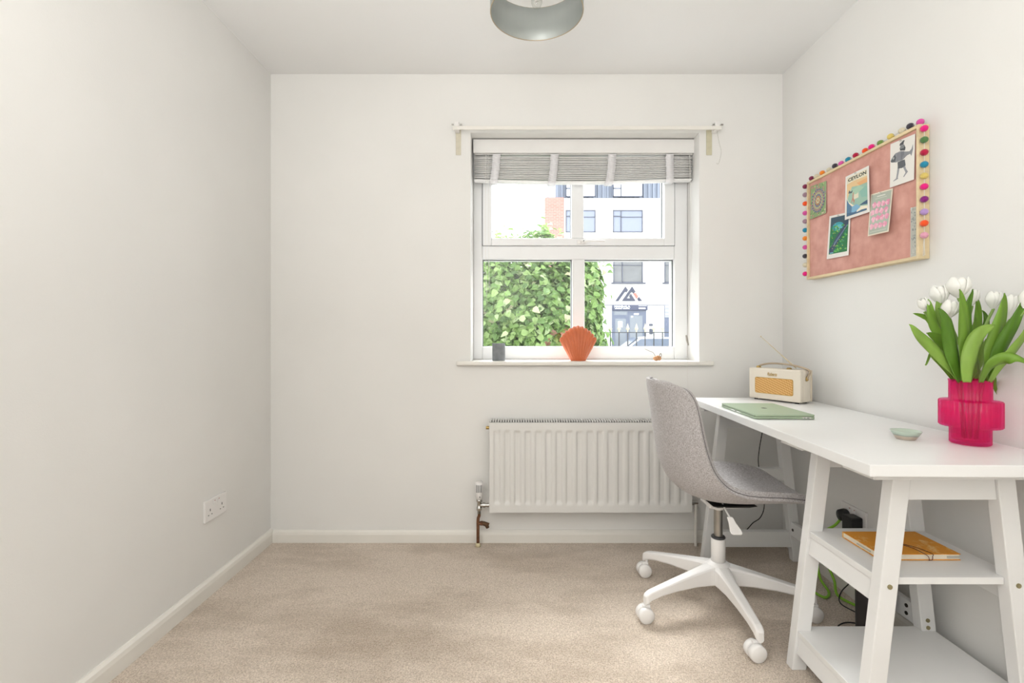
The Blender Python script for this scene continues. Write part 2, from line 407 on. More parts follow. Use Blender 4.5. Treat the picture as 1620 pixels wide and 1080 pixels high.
# ------------------------------------------------------------------ curtain rail
YC = 2.475
cr = thing('curtain_rail', at(930, 201, YC), 'thin bare white curtain rail on two clear brackets above the window', 'curtain rail')
obj('rail', MB().box(at(716, 204.6, YC), at(1142, 198.8, YC)+Vector((0, .006, 0))), GLOSSW, cr, bevel=.002)
for px in (722, 1135):
    m = MB(); m.box(at(px-3.5, 205, YC+.006), at(px+3.5, 192, YC+.006)+Vector((0, YB-YC-.006, 0))); m.cyl(at(px-7, 197, YC+.015), at(px+8, 197, YC+.015), .0025)
    br = obj('bracket', m, PLASTW, cr, bevel=.002)
    objs('bracket_screw', MB().cyl(at(px-7.5, 197, YC+.015), at(px-4, 197, YC+.015), .004).cyl(at(px+5, 197, YC+.015), at(px+9, 197, YC+.015), .004), STEEL, br)
BEIGE = mat('beige_adhesive', '#d3cdbb', .8, var=.06, vscale=40)
for px, c, lb in ((725, BEIGE, 'left'), (1121.5, mat('yellowed_adhesive', '#cbc6ac', .8, var=.06, vscale=40), 'right')):
    tag(obj('adhesive_strip', MB().box(at(px-4, 245, YB-.004), at(px+4.5, 206, YB-.0001)), c, bevel=.001), 'short beige adhesive strip on the wall under the %s end of the curtain rail' % lb, 'adhesive strip')
tag(obj('clear_cord_loop', MB().tube(spline([at(1134, 205, 2.49), at(1137.5, 225, 2.5), at(1141, 240, 2.51), at(1137, 258, 2.515), at(1133.5, 258, 2.515)], 6), .0022, 8), CLEAR), 'clear plastic cord hanging from the right curtain rail bracket', 'cord')

# ------------------------------------------------------------------ radiator and valve
YRf = 2.430; S4 = F/YRf
rx = lambda p: (p-VX)/S4
rz_ = lambda p: CH-(p-VY)/S4
ra = thing('radiator', (.37, 2.48, .188), 'white ribbed panel radiator on the wall under the window', 'radiator')
rx0, rx1, rt, rb = rx(774.5), rx(1095), rz_(669), rz_(810.5)
gz1, gz0 = rz_(681), rz_(799)
nfl = 19; pitch = (rx(1089)-rx(778))/nfl
def rfn(u, v):
    x = rx0+(rx1-rx0)*u; z = rb+(rt-rb)*v
    ph = ((x-rx(778))/pitch) % 1.0 if rx(778) < x < rx(1089) else 0
    d = max(0, min(1, (.5-abs(ph-.5)-.16)/.13))
    k = max(0, min(1, (gz1-z)/.012))*max(0, min(1, (z-gz0)/.018))
    return (x, YRf+.0075*d*k, z)
m = MB(); m.grid(rfn, nfl*14, 64); m.box((rx0, YRf+.012, rb), (rx1, YRf+.024, rt-.002))
m.box((rx0-.0006, YRf+.0006, rb), (rx0+.0015, YRf+.014, rt)); m.box((rx1-.0015, YRf+.0006, rb), (rx1+.0006, YRf+.014, rt)); m.box((rx0, YRf+.0006, rt-.0015), (rx1, YRf+.016, rt+.0006)); m.box((rx0, YRf+.0006, rb-.0006), (rx1, YRf+.014, rb+.0015))
obj('front_panel', m, RADW, ra, recalc=False)
m = MB(); m.box((rx0-.004, YRf+.028, rb+.006), (rx0-.001, YRf+.095, rt+.003)); m.box((rx1+.001, YRf+.028, rb+.006), (rx1+.004, YRf+.095, rt+.003))
objs('side_panel', m, RADW, ra)
m = MB(); m.box((rx0, YRf+.026, rt-.02), (rx1, YRf+.0859, rt-.0), 1); nb = 78  # black slab stands in for the shade between the grille bars
for i in range(nb+1):
    x = rx0+.004+(rx1-rx0-.008)*i/nb; m.box((x-.0035, YRf+.026, rt-.012), (x+.0035, YRf+.088, rt+.007))
m.box((rx0, YRf+.086, rt-.012), (rx1, YRf+.092, rt+.009))
obj('top_grille', m, [RADW, DARK], ra)
obj('rear_panel', MB().box((rx0+.002, YRf+.078, rb+.004), (rx1-.002, YRf+.086, rt-.014)), RADW, ra)
obj('bleed_plug', MB().cyl((rx0-.02, YRf+.04, rt-.03), (rx0, YRf+.04, rt-.03), .008), BRASS, ra)
m = MB(); m.cyl((rx1, YRf+.05, rz_(800)), (rx1+.022, YRf+.05, rz_(800)), .013, 6); m.cyl((rx1+.02, YRf+.05, rz_(800)), (rx1+.045, YRf+.05, rz_(800)), .010); 
obj('return_valve', m, CHROME, ra); obj('return_pipe', MB().cyl((rx1+.036, YRf+.05, rz_(800)), (rx1+.036, YRf+.05, .001), .0075), GLOSSW, ra)
for x in (rx0+.12, rx1-.12): obj('wall_bracket', MB().box((x-.015, YRf+.086, rb+.05), (x+.015, YB-.002, rt-.06)), RADW, ra)
vx = rx(757); vy = YRf+.045
tv = thing('thermostatic_valve', (vx, vy, 0), 'white thermostatic radiator valve on a copper pipe at the left of the radiator', 'radiator valve')
m = MB(); m.lathe([(.001, .325), (.015, .3245), (.0185, .320), (.0185, .262), (.016, .256), (.0155, .238), (.001, .237)], (vx, vy, 0), 40, rfun=lambda a, z: 1.0+(.035*math.sin(20*a) if .262 < z < .322 else 0))
hd = obj('dial_head', m, PLASTW, tv); m = MB()
for j in range(-3, 4): m.box((vx+j*.0042-.0009, vy-.0195+abs(j)*.0009, .275), (vx+j*.0042+.0009, vy-.010, .312))
m.cyl((vx+.004, vy-.0165, .252), (vx+.004, vy-.010, .252), .003, 10); objs('grille_slot', m, GASK, hd)
m = MB(); m.lathe([(.001, .24), (.0145, .238), (.0145, .225), (.011, .222), (.011, .20), (.0135, .198), (.0135, .183), (.009, .18), (.009, .165), (.001, .165)], (vx, vy, 0), 18)
m.tube([(vx, vy, .207), (rx0, vy, .207)], .0085, 14); m.cyl((vx+.017, vy, .207), (vx+.03, vy, .207), .0135, 6); m.cyl((rx0-.014, vy, .207), (rx0-.004, vy, .207), .011, 6)
obj('valve_body', m, CHROME, tv)
m = MB(); m.tube(spline([(vx, vy, .175), (vx, vy, .155), (vx-.005, vy, .14), (vx-.006, vy, .10), (vx-.006, vy, .0)], 4), .0078, 14)
m.tube([(vx-.006, vy, .115), (vx+.03, vy, .117)], .0075, 12); m.cyl((vx+.012, vy, .108), (vx+.012, vy, .125), .0095, 10)
cp = obj('copper_pipe', m, COPPER, tv)
m = MB(); m.tube([(vx+.02, vy, .116), (vx+.036, vy-.002, .112), (vx+.044, vy-.004, .094)], [.011, .012, .008], 12); m.cyl((vx+.03, vy, .118), (vx+.05, vy, .112), .006, 8)
obj('drain_cock', m, mat('tarnished_brass', '#5e4632', .5, metal=.6, var=.3, vscale=90), cp)
obj('floor_collar', MB().lathe([(.001, .02), (.010, .018), (.014, 0.0), (.001, 0)], (vx-.006, vy, 0), 14), mat('old_filler', '#d8cda9', .9), cp)

# ------------------------------------------------------------------ sockets
def socket(name, c, nrm, label, switch_up=True, W=.147, H=.086):
    t = thing(name, c, label, 'socket'); c = Vector(c); n = Vector(nrm); ax = Vector((0, 1, 0))
    def P(a, z, d): return c+ax*a+Vector((0, 0, z))+n*d
    def bxx(m, a0, a1, z0, z1, d0, d1, mi=0):
        m.hexa([P(a0, z0, d0), P(a1, z0, d0), P(a1, z0, d1), P(a0, z0, d1), P(a0, z1, d0), P(a1, z1, d0), P(a1, z1, d1), P(a0, z1, d1)], mi)
    m = MB(); bxx(m, -W/2, W/2, -H/2, H/2, 0, .009); obj('face_plate', m, PLASTW, t, bevel=.002)
    m = MB()
    for s in (-1, 1):
        u = s*.040; bxx(m, u-.0022, u+.0022, -.004, .006, .0088, .0094)
        for q in (-1, 1): bxx(m, u+q*.011-.0028, u+q*.011+.0028, -.020, -.0165, .0088, .0094)
    objs('pin_hole', m, DARK, t)
    for s in (-1, 1):
        m = MB(); bxx(m, s*.014-.006, s*.014+.006, .016, .034, .009, .0125); sw = obj('rocker_switch', m, PLASTW, t, bevel=.0015)
        m = MB(); bxx(m, s*.014-.003, s*.014+.003, .0305, .033, .0124, .0129); obj('switch_mark', m, mat('switch_red', '#a03030', .5), sw)
    return t, P
socket('wall_socket', (XL, 2.055, .345), (1, 0, 0), 'white double power socket low on the bare left wall')
_, SP = socket('wall_socket', (XR, 1.992, .325), (-1, 0, 0), 'white double power socket with two black plugs on the wall below the desk')
pl = thing('cable_plug', SP(.035, -.01, .009), 'round black plug with green cable in the socket below the desk', 'plug')
m = MB(); c = SP(.035, -.004, .0); m.lathe([(.001, 0), (.024, .001), (.026, .008), (.022, .030), (.001, .033)], c+Vector((-.0095, 0, 0)), 24, M=Matrix.Rotation(-PI/2, 4, 'Y'))
obj('plug_body', m, DARK, pl)
GREEN = mat('lime_cable', '#8cc63a', .45)
pc = Vector((1.345, 2.03, .312))
m = MB(); m.tube(spline([pc, (1.335, 2.055, .27), (1.325, 2.13, .20), (1.318, 2.15, .10), (1.31, 2.12, .02), (1.285, 2.02, .008), (1.24, 1.98, .008), (1.225, 2.06, .008), (1.27, 2.14, .012), (1.31, 2.20, .03), (1.325, 2.12, .09), (1.325, 2.05, .045), (1.30, 1.985, .012), (1.33, 1.90, .01), (1.35, 1.80, .008)], 8), .0052, 10)
obj('green_cable', m, GREEN, pl)
ad = thing('power_adapter', SP(-.034, -.014, .009), 'boxy black power adapter plugged in the socket below the desk', 'power adapter')
m = MB(); c = SP(-.034, -.014, .0095); m.box((c.x-.050, c.y-.027, c.z-.042), (c.x, c.y+.027, c.z+.032)); obj('adapter_body', m, DARK, ad, bevel=.006, seg=3)
m = MB(); m.tube(spline([(c.x-.02, c.y, c.z-.04), (c.x-.02, c.y-.01, .12), (1.31, 1.98, .03), (1.28, 1.94, .006), (1.30, 1.87, .006), (1.335, 1.80, .006), (1.30, 1.78, .008), (1.22, 1.81, .006), (1.155, 1.77, .006), (1.145, 1.70, .005)], 8), .0022, 8)
obj('adapter_lead', m, DARK, ad)
m = MB(); m.tube(spline([at(1207, 678, 2.46), at(1201, 712, 2.47), at(1200, 735, 2.47), at(1206, 770, 2.47), at(1209, 800, 2.46), at(1203, 818, 2.44), at(1191, 827, 2.44), at(1181, 838, 2.47)]+[Vector((1.10, 2.50, .005))], 8), .0022, 8)
tag(obj('black_cable', m, DARK), 'thin black cable dangling behind the desk beside the radiator', 'cable')
bc = thing('cylinder_bin', (1.225, 1.685, 0), 'black cylindrical bin on the carpet behind the near shelf unit', 'bin')
BINM = mat('black_bin', '#2b2829', .5)
obj('bin_body', MB().lathe([(.001, 0), (.050, 0), (.051, .01), (.054, .29), (.0545, .30), (.050, .30), (.048, .02), (.001, .02)], (1.225, 1.685, 0), 40), BINM, bc)

# ------------------------------------------------------------------ desk
dk = thing('trestle_desk', (1.1, 1.75, 0), 'white trestle desk with open shelves standing along the right wall', 'desk')
a_ = math.radians(1.0); R2 = Matrix.Rotation(-a_, 4, 'Z')
piv = Vector((.832, 1.76, 0)); Mt = Matrix.Translation(piv) @ R2
m = MB(); m.box((0, -.619, .732), (.517, .615, .760), M=Mt); obj('tabletop', m, DESKW, dk, bevel=.0018)
m = MB(); m.box((1.290, 1.597, .125), (1.310, 2.309, .188)); m.box((1.290, 1.597, .126), (1.310, 1.60, .187)); st = obj('stretcher', m, DESKW, dk, bevel=.0015)
SCREW = mat('brass_screw', '#a39a78', .35, metal=.85)
def screw(m, p, n):
    p = Vector(p); n = Vector(n).normalized(); m.cyl(p-n*.002, p+n*.0022, .0062, 16); q = p+n*.0022
    return m
for y in (1.625, 2.29):
    for z in ((.145, .17) if y < 2 else (.155,)): 
        obj('bolt', screw(MB(), (1.290, y, z), (-1, 0, 0)), mat('dark_bolt', '#4a4440', .4, metal=.8), st)
lxl = lambda z: .876+.118*z           # left outer face
lxr = lambda z: 1.347-.112*z          # right outer face
LT = .712
def leg(parent, side, y0, th=.035, wd=.046):
    z0, z1 = 0, LT
    if side < 0: f = lxl; a, b2 = 0, wd
    else: f = lxr; a, b2 = -wd, 0
    m = MB(); m.hexa([(f(z0)+a, y0, z0), (f(z0)+b2, y0, z0), (f(z0)+b2, y0+th, z0), (f(z0)+a, y0+th, z0), (f(z1)+a, y0, z1), (f(z1)+b2, y0, z1), (f(z1)+b2, y0+th, z1), (f(z1)+a, y0+th, z1)])
    return obj('leg', m, DESKW, parent, bevel=.002)
def crossbar(m, y0, y1, z0, z1, inset=.046):
    m.hexa([(lxl(z0)+inset, y0, z0), (lxr(z0)-inset, y0, z0), (lxr(z0)-inset, y1, z0), (lxl(z0)+inset, y1, z0), (lxl(z1)+inset, y0, z1), (lxr(z1)-inset, y0, z1), (lxr(z1)-inset, y1, z1), (lxl(z1)+inset, y1, z1)])
YN, YF = 1.25, 1.56
m = MB(); crossbar(m, YN+.007, YN+.025, .640, LT); crossbar(m, YF+.007, YF+.025, .640, LT)
m.box((.862, 1.185, LT), (1.34, 1.30, .732)); m.box((.862, 1.485, LT), (1.34, 1.60, .732))
tn = obj('trestle', m, DESKW, dk, bevel=.0015)
for s in (-1, 1):
    for y in (YN, YF): leg(tn, s, y)
def shelf(zs, drop):
    m = MB(); A, B_, C_, D_ = lxl(zs)+.004, lxl(zs)+.0465, lxr(zs)-.0465, lxr(zs)-.004
    m_out = [(A, YN+.036), (B_, YN+.036), (B_, YN+.012), (C_, YN+.012), (C_, YN+.036), (D_, YN+.036), (D_, YF-.001), (C_, YF-.001), (C_, YF+.025), (B_, YF+.025), (B_, YF-.001), (A, YF-.001)]
    n = 12; m.add([(x, y, zs-.018) for x, y in m_out]+[(x, y, zs) for x, y in m_out], [tuple(range(n))[::-1], tuple(range(n, 2*n))]+[(i, (i+1) % n, (i+1) % n+n, i+n) for i in range(n)])
    for s in (-1, 1):
        f = lxl if s < 0 else lxr; q = 1 if s < 0 else -1; z0 = zs-drop
        m.hexa([(f(z0)+q*.008, YN+.0355, z0), (f(z0)+q*.026, YN+.0355, z0), (f(z0)+q*.026, YF-.0005, z0), (f(z0)+q*.008, YF-.0005, z0), (f(zs)+q*.008, YN+.0355, zs-.0181), (f(zs)+q*.026, YN+.0355, zs-.0181), (f(zs)+q*.026, YF-.0005, zs-.0181), (f(zs)+q*.008, YF-.0005, zs-.0181)])
    return obj('shelf', m, DESKW, tn, bevel=.0012)
shelf(.44, .072); shelf(.125, .072)
for x, y, z in ((lxl(.42)+.024, YN, .422), (lxr(.42)-.024, YN, .425), (lxr(.16)-.024, YF, .158), (lxr(.14)-.025, YF, .127+.008), (lxl(.1)+.024, YN, .10), (lxr(.1)-.024, YN, .10)):
    obj('bolt', screw(MB(), (x, y, z), (0, -1, 0)), SCREW, tn)
YT = 2.305
m = MB(); crossbar(m, YT+.005, YT+.030, .625, LT); m.box((.862, 2.25, LT), (1.34, 2.36, .732)); tf = obj('trestle', m, DESKW, dk, bevel=.0015)
for s in (-1, 1): leg(tf, s, YT)
for z0, z1 in ((.068, .140), (.38, .436)): m = MB(); crossbar(m, YT+.003, YT+.032, z0, z1); obj('crossbar', m, DESKW, tf, bevel=.0015)

# ------------------------------------------------------------------ things on the desk
DT = .760
# laptop
lp = thing('laptop', (.964, 1.906, DT), 'closed sage green laptop lying on the white desk in front of the radio', 'laptop', rz=math.radians(-1.2))
LAPG = mat('sage_shell', '#98a98f', .45, var=.015); LAPD = mat('laptop_edge', '#c9cfc6', .35, metal=.5)
def rrect(hx, hy, r, n=6):
    out = []
    for cx, cy, a0 in ((hx-r, hy-r, 0), (-hx+r, hy-r, 90), (-hx+r, -hy+r, 180), (hx-r, -hy+r, 270)):
        for k in range(n+1): a = math.radians(a0+90*k/n); out.append((cx+r*math.cos(a), cy+r*math.sin(a)))
    return out
def slab(m, hx, hy, r, z0, z1, mi=0):
    pr = rrect(hx, hy, r); n = len(pr)
    m.add([(x, y, z0) for x, y in pr]+[(x, y, z1) for x, y in pr], [tuple(range(n))[::-1], tuple(range(n, 2*n))]+[(i, (i+1) % n, (i+1) % n+n, i+n) for i in range(n)], mi)
m = MB(); slab(m, .107, .153, .011, .0015, .0092); base = obj('base_shell', m, LAPG, lp, local=True, bevel=.0015)
m = MB(); slab(m, .105, .151, .010, .0092, .0106); obj('lid_gap', m, mat('laptop_gap', '#6c7a68', .5), lp, local=True)
m = MB(); slab(m, .107, .153, .011, .0106, .0165); lid = obj('lid', m, LAPG, lp, local=True, bevel=.0015)
m = MB(); m.box((-.1073, -.03, .004), (-.1068, .05, .008)); m.box((.06, -.1535, .0035), (.09, -.1528, .0082)); objs('port_strip', m, mat('port_silver', '#e8eae6', .25, metal=.4), base, local=True)
m = MB(); m.box((.066, -.1538, .0048), (.070, -.1533, .0068)); m.box((.076, -.1538, .0048), (.084, -.1533, .0068)); m.box((-.1077, .0, .005), (-.1071, .012, .007)); objs('port', m, DARK, base, local=True)
# fruit-shaped mark on the lid
def fruit(n=40):
    out = []
    for k in range(n):
        a = 2*PI*k/n; r = 1+.06*math.cos(2*a)-.13*max(0, math.sin(a))**12-.10*max(0, -math.sin(a))**12
        x = r*math.cos(a)*.9; y = r*math.sin(a)
        d = math.hypot(x-1.12, y-.12)
        if d < .46: t = .46/d; x = 1.12+(x-1.12)*t; y = .12+(y-.12)*t
        out.append((x, y))
    return out
m = MB(); fr = fruit(); c = Vector((.004, .012))
pts = [(c.x-y*.0125*0+x*.0115, c.y+y*.0125, .01665) for x, y in fr]
m.add([(c.x, c.y, .01665)]+pts, [(0, i+1, (i+1) % len(pts)+1) for i in range(len(pts))])
lf = [(c.x+.001, c.y+.0135, .01665), (c.x+.005, c.y+.0145, .01665), (c.x+.0075, c.y+.0195, .01665), (c.x+.003, c.y+.0185, .01665)]; m.add(lf, [(0, 1, 2, 3)])
obj('lid_emblem', m, mat('emblem_dark', '#1d2320', .6), lid, local=True, recalc=False)
m = MB()
for x in (-.09, .09):
    for y in (-.135, .135): m.cyl((x, y, 0), (x, y, .002), .007)
objs('rubber_foot', m, DARK, base, local=True)

# radio
ang = math.atan2(-.213, .126); RAD = thing('retro_radio', (1.106, 2.335, DT), 'cream retro radio with a carry strap at the back corner of the desk', 'radio', rz=ang)
CREAM = mat('cream_leatherette', '#e3dacb', .5, bump=.15, bscale=500, var=.015); CREAM2 = mat('cream_side', '#d6cab5', .5, bump=.15, bscale=500)
GOLD = mat('gold_trim', '#c9a24e', .3, metal=.8)
W_, D_, H_ = .243, .098, .148
m = MB(); m.box((0, 0, .006), (W_, .030, H_)); m2 = m
bd = obj('front_housing', m, CREAM, RAD, local=True, bevel=.007, seg=4)
obj('rear_housing', MB().box((.0015, .031, .006), (W_-.0015, D_-.012, H_-.001)), CREAM, RAD, local=True, bevel=.006, seg=4)
obj('back_cover', MB().box((.001, D_-.011, .007), (W_-.001, D_, H_-.002)), CREAM2, RAD, local=True, bevel=.004, seg=3)
m = MB()
for x in (.025, W_-.025):
    for y in (.02, D_-.02): m.cyl((x, y, 0), (x, y, .008), .008)
objs('foot', m, DARK, RAD, local=True)
def rr2(m, x0, x1, z0, z1, r, ya, yb, mi=0):
    pr = [((x0+x1)/2+x, (z0+z1)/2+z) for x, z in rrect((x1-x0)/2, (z1-z0)/2, r)]; m.prism(pr, ya, yb, mi)
m = MB(); rr2(m, .033, .212, .033, .106, .008, -.0012, .002); obj('grille_surround', m, GOLD, RAD, local=True)
gm = bpy.data.materials.new('woven_speaker_cloth'); gm.use_nodes = True; N = gm.node_tree.nodes; L = gm.node_tree.links; b = N['Principled BSDF']; b.inputs['Roughness'].default_value = .6
tc = N.new('ShaderNodeTexCoord'); mp = N.new('ShaderNodeMapping'); mp.inputs['Scale'].default_value = (190, 1, 140); mp.inputs['Rotation'].default_value = (0, .5, 0)
ck = N.new('ShaderNodeTexChecker'); ck.inputs['Scale'].default_value = 1; ck.inputs[1].default_value = lin('#c08a45'); ck.inputs[2].default_value = lin('#e2b878')
L.new(tc.outputs['Object'], mp.inputs[0]); L.new(mp.outputs[0], ck.inputs[0]); L.new(ck.outputs[0], b.inputs['Base Color'])
m = MB(); rr2(m, .0355, .2095, .0355, .1035, .006, -.0022, .001); obj('speaker_grille', m, gm, RAD, local=True)
m = MB(); tv_, tf_ = text_polys('Roberts', 3, .01, .25)
m.add([(.094+u*.046, -.0012, .1165+v*.014) for u, v in tv_], tf_); m.tube([(.096, -.001, .1155), (.12, -.001, .1145), (.138, -.001, .1165)], .0006, 6)
obj('front_script', m, mat('gold_lettering', '#b58f2a', .35, metal=.5), bd, local=True, recalc=False)
m = MB(); sp = spline([(-.001+.0, .052, .118), (-.004, .05, .135), (.03, .05, .158), (.07, .05, .1665), (.12, .05, .168), (.18, .05, .165), (.222, .05, .154), (.247, .05, .146), (.249, .05, .13), (.247, .05, .106)], 6)
sp = spline([(.022, .046, .150), (.030, .046, .1585), (.07, .046, .168), (.12, .046, .170), (.18, .048, .166), (.225, .05, .157), (.249, .055, .147), (.2525, .058, .136), (.247, .055, .122), (.2445, .052, .108)], 6)
m.tube(sp, .0075, 12, flat=.55); STRAP = mat('tan_strap', '#b7a58e', .6, bump=.1, bscale=400)
obj('carry_strap', m, STRAP, RAD, local=True)
m = MB(); m.lathe([(.001, .010), (.008, .009), (.011, .003), (.011, 0), (.001, 0)], (.021, .046, H_-.001), 20); m.lathe([(.001, .007), (.008, .0065), (.011, .003), (.012, 0), (.001, 0)], (.165, .05, H_-.001), 20)
m.lathe([(.001, .006), (.006, .0055), (.009, .002), (.0105, 0), (.001, 0)], (W_-.001, .052, .108), 20, M=Matrix.Rotation(PI/2, 4, 'Y')); objs('brass_stud', m, BRASS, RAD, local=True)
P0 = WM[RAD.name] @ Vector((.19, .062, H_+.004)); P1 = at(1203.5, 532, 2.27)
m = MB(); m.tube([P0, P0.lerp(P1, .42)], .0024, 8); m.tube([P0.lerp(P1, .40), P0.lerp(P1, .75)], .0017, 8); m.tube([P0.lerp(P1, .74), P1], .0012, 8); m.ball(P1, .0034, 8)
obj('aerial', m, mat('champagne_metal', '#cdbfa2', .35, metal=.7), RAD)

# small dish
pc = at(1433, 690, 1.425); pc.z = DT
ds = thing('trinket_dish', pc, 'small pale green glazed dish on the desk left of the vase', 'dish')
dg = bpy.data.materials.new('banded_glaze'); dg.use_nodes = True; N = dg.node_tree.nodes; L = dg.node_tree.links; b = N['Principled BSDF']; b.inputs['Roughness'].default_value = .3
tc = N.new('ShaderNodeTexCoord'); sp_ = N.new('ShaderNodeSeparateXYZ'); L.new(tc.outputs['Object'], sp_.inputs[0]); nz = N.new('ShaderNodeTexNoise'); nz.inputs['Scale'].default_value = 30; L.new(tc.outputs['Object'], nz.inputs[0])
a = N.new('ShaderNodeMath'); a.operation = 'MULTIPLY_ADD'; a.inputs[1].default_value = .006; L.new(nz.outputs[0], a.inputs[0]); L.new(sp_.outputs[2], a.inputs[2])
r = N.new('ShaderNodeMapRange'); r.inputs[1].default_value = .003; r.inputs[2].default_value = .030; L.new(a.outputs[0], r.inputs[0])
rp = N.new('ShaderNodeValToRGB'); e = rp.color_ramp.elements; e[0].position = 0; e[0].color = lin('#c2b3a3'); e[1].position = 1; e[1].color = lin('#a9b8ad')
for p, c in ((.38, '#c5b5a6'), (.46, '#8f9c93'), (.58, '#b4c4b6'), (.85, '#bdccbd')): k = e.new(p); k.color = lin(c)
L.new(r.outputs[0], rp.inputs[0]); L.new(rp.outputs[0], b.inputs['Base Color'])
obj('dish_bowl', MB().lathe([(.0005, 0), (.022, 0), (.024, .002), (.0375, .023), (.0380, .0245), (.0365, .025), (.034, .0225), (.022, .006), (.0005, .0055)], pc, 40), dg, ds)

# vase
VC = Vector((1.257, 1.362, DT))
vs_ = thing('glass_vase', VC, 'hot pink ribbed stepped glass vase on the right of the desk', 'vase')
def rib(a, z): return 1+.034*abs(math.sin(17*a))**.7
m = MB()
prof = [(.0005, .001), (.040, .001), (.0435, .004), (.0435, .046), (.045, .0475), (.0635, .049), (.066, .052), (.066, .118), (.0635, .121), (.046, .1225), (.0445, .125), (.0445, .172), (.0455, .1755), (.0455, .178)]
m.lathe(prof, VC, 340, rfun=rib)
m.lathe([(.0455, .178), (.0425, .178), (.0415, .172), (.0415, .124), (.044, .119), (.062, .116), (.062, .054), (.042, .050), (.040, .012), (.0005, .010)], VC, 48)
obj('vase_body', m, PINKG, vs_)

# tulips
SC5 = 5.684
LEAFM = [mat('tulip_leaf_%d' % i, c, .42, var=.14, vscale=25, stretch=(1, 1, .25)) for i, c in enumerate(('#7da63a', '#8ab445', '#66942f', '#98bd55'))]
for lm in LEAFM:
    nt = lm.node_tree; b = nt.nodes['Principled BSDF']; o = nt.nodes['Material Output']; tr = nt.nodes.new('ShaderNodeBsdfTranslucent')
    src = b.inputs['Base Color'].links[0].from_socket; nt.links.new(src, tr.inputs[0]); mxs = nt.nodes.new('ShaderNodeMixShader'); mxs.inputs[0].default_value = .3
    nt.links.new(b.outputs[0], mxs.inputs[1]); nt.links.new(tr.outputs[0], mxs.inputs[2]); nt.links.new(mxs.outputs[0], o.inputs[0])
PETAL = mat('white_petal', '#f0f0ea', .5, var=.02, vscale=20)
STEM = mat('tulip_stem', '#8aa85a', .5)
def lp_(cx, cy, Y): return at(1430+cx/SC5, 430+cy/SC5, Y)
def leaf_mesh(m, pts, width, Y0, Y1, fold=.25, face=0.0):
    """pts: base to tip, in the 190 px crop; width in metres"""
    n = len(pts); P = [lp_(x, y, Y0+(Y1-Y0)*i/(n-1)) for i, (x, y) in enumerate(pts)]; C = spline(P, 6); k = len(C)
    vs = []; fs = []; nu = 6
    for i, p in enumerate(C):
        t = i/(k-1); T = (C[min(i+1, k-1)]-C[max(i-1, 0)]).normalized()
        view = Vector((math.sin(face), -math.cos(face), 0)); sd = T.cross(view); sd = sd.normalized() if sd.length > .05 else Vector((1, 0, 0))
        nr = sd.cross(T).normalized()
        wv = 1.32*width*(min(1, .45+t*1.6))*(max(0, 1-t**3.2))**.8+.0004
        for j in range(nu+1):
            u = j/nu*2-1; vs.append(p+sd*u*wv*.5-nr*(1-abs(u)**1.6)*wv*fold*-1*.6+nr*.004*math.sin(t*7+u*2)*u)
        if i:
            for j in range(nu): a = (i-1)*(nu+1)+j; fs.append((a, a+1, a+nu+2, a+nu+1))
    m.add(vs, fs, 0, True)
def bloom(m, c, w_, h_, tilt):
    c = Vector(c); R = Matrix.Rotation(tilt[0], 4, 'X') @ Matrix.Rotation(tilt[1], 4, 'Y')
    for k in range(6):
        a0 = k*PI/3+.2; off = 1 if k % 2 else .86
        def fn(u, v, a0=a0, off=off):
            s = (u*2-1); prof = (math.sin(min(1, v*1.25)*PI/2)**.8)*(1-.34*max(0, v-.55)/.45)
            half = .62*math.sin(min(1, (v*.88+.07))*PI)**.42
            r = w_*.56*prof*off; a = a0+s*half*1.35
            tip = .05*h_*(1-s*s)*v*v
            return c+(R @ Vector((r*math.cos(a), r*math.sin(a), -h_*.55+h_*1.12*v*(1 if k % 2 else .97)+tip)))
        m.grid(fn, 6, 8)
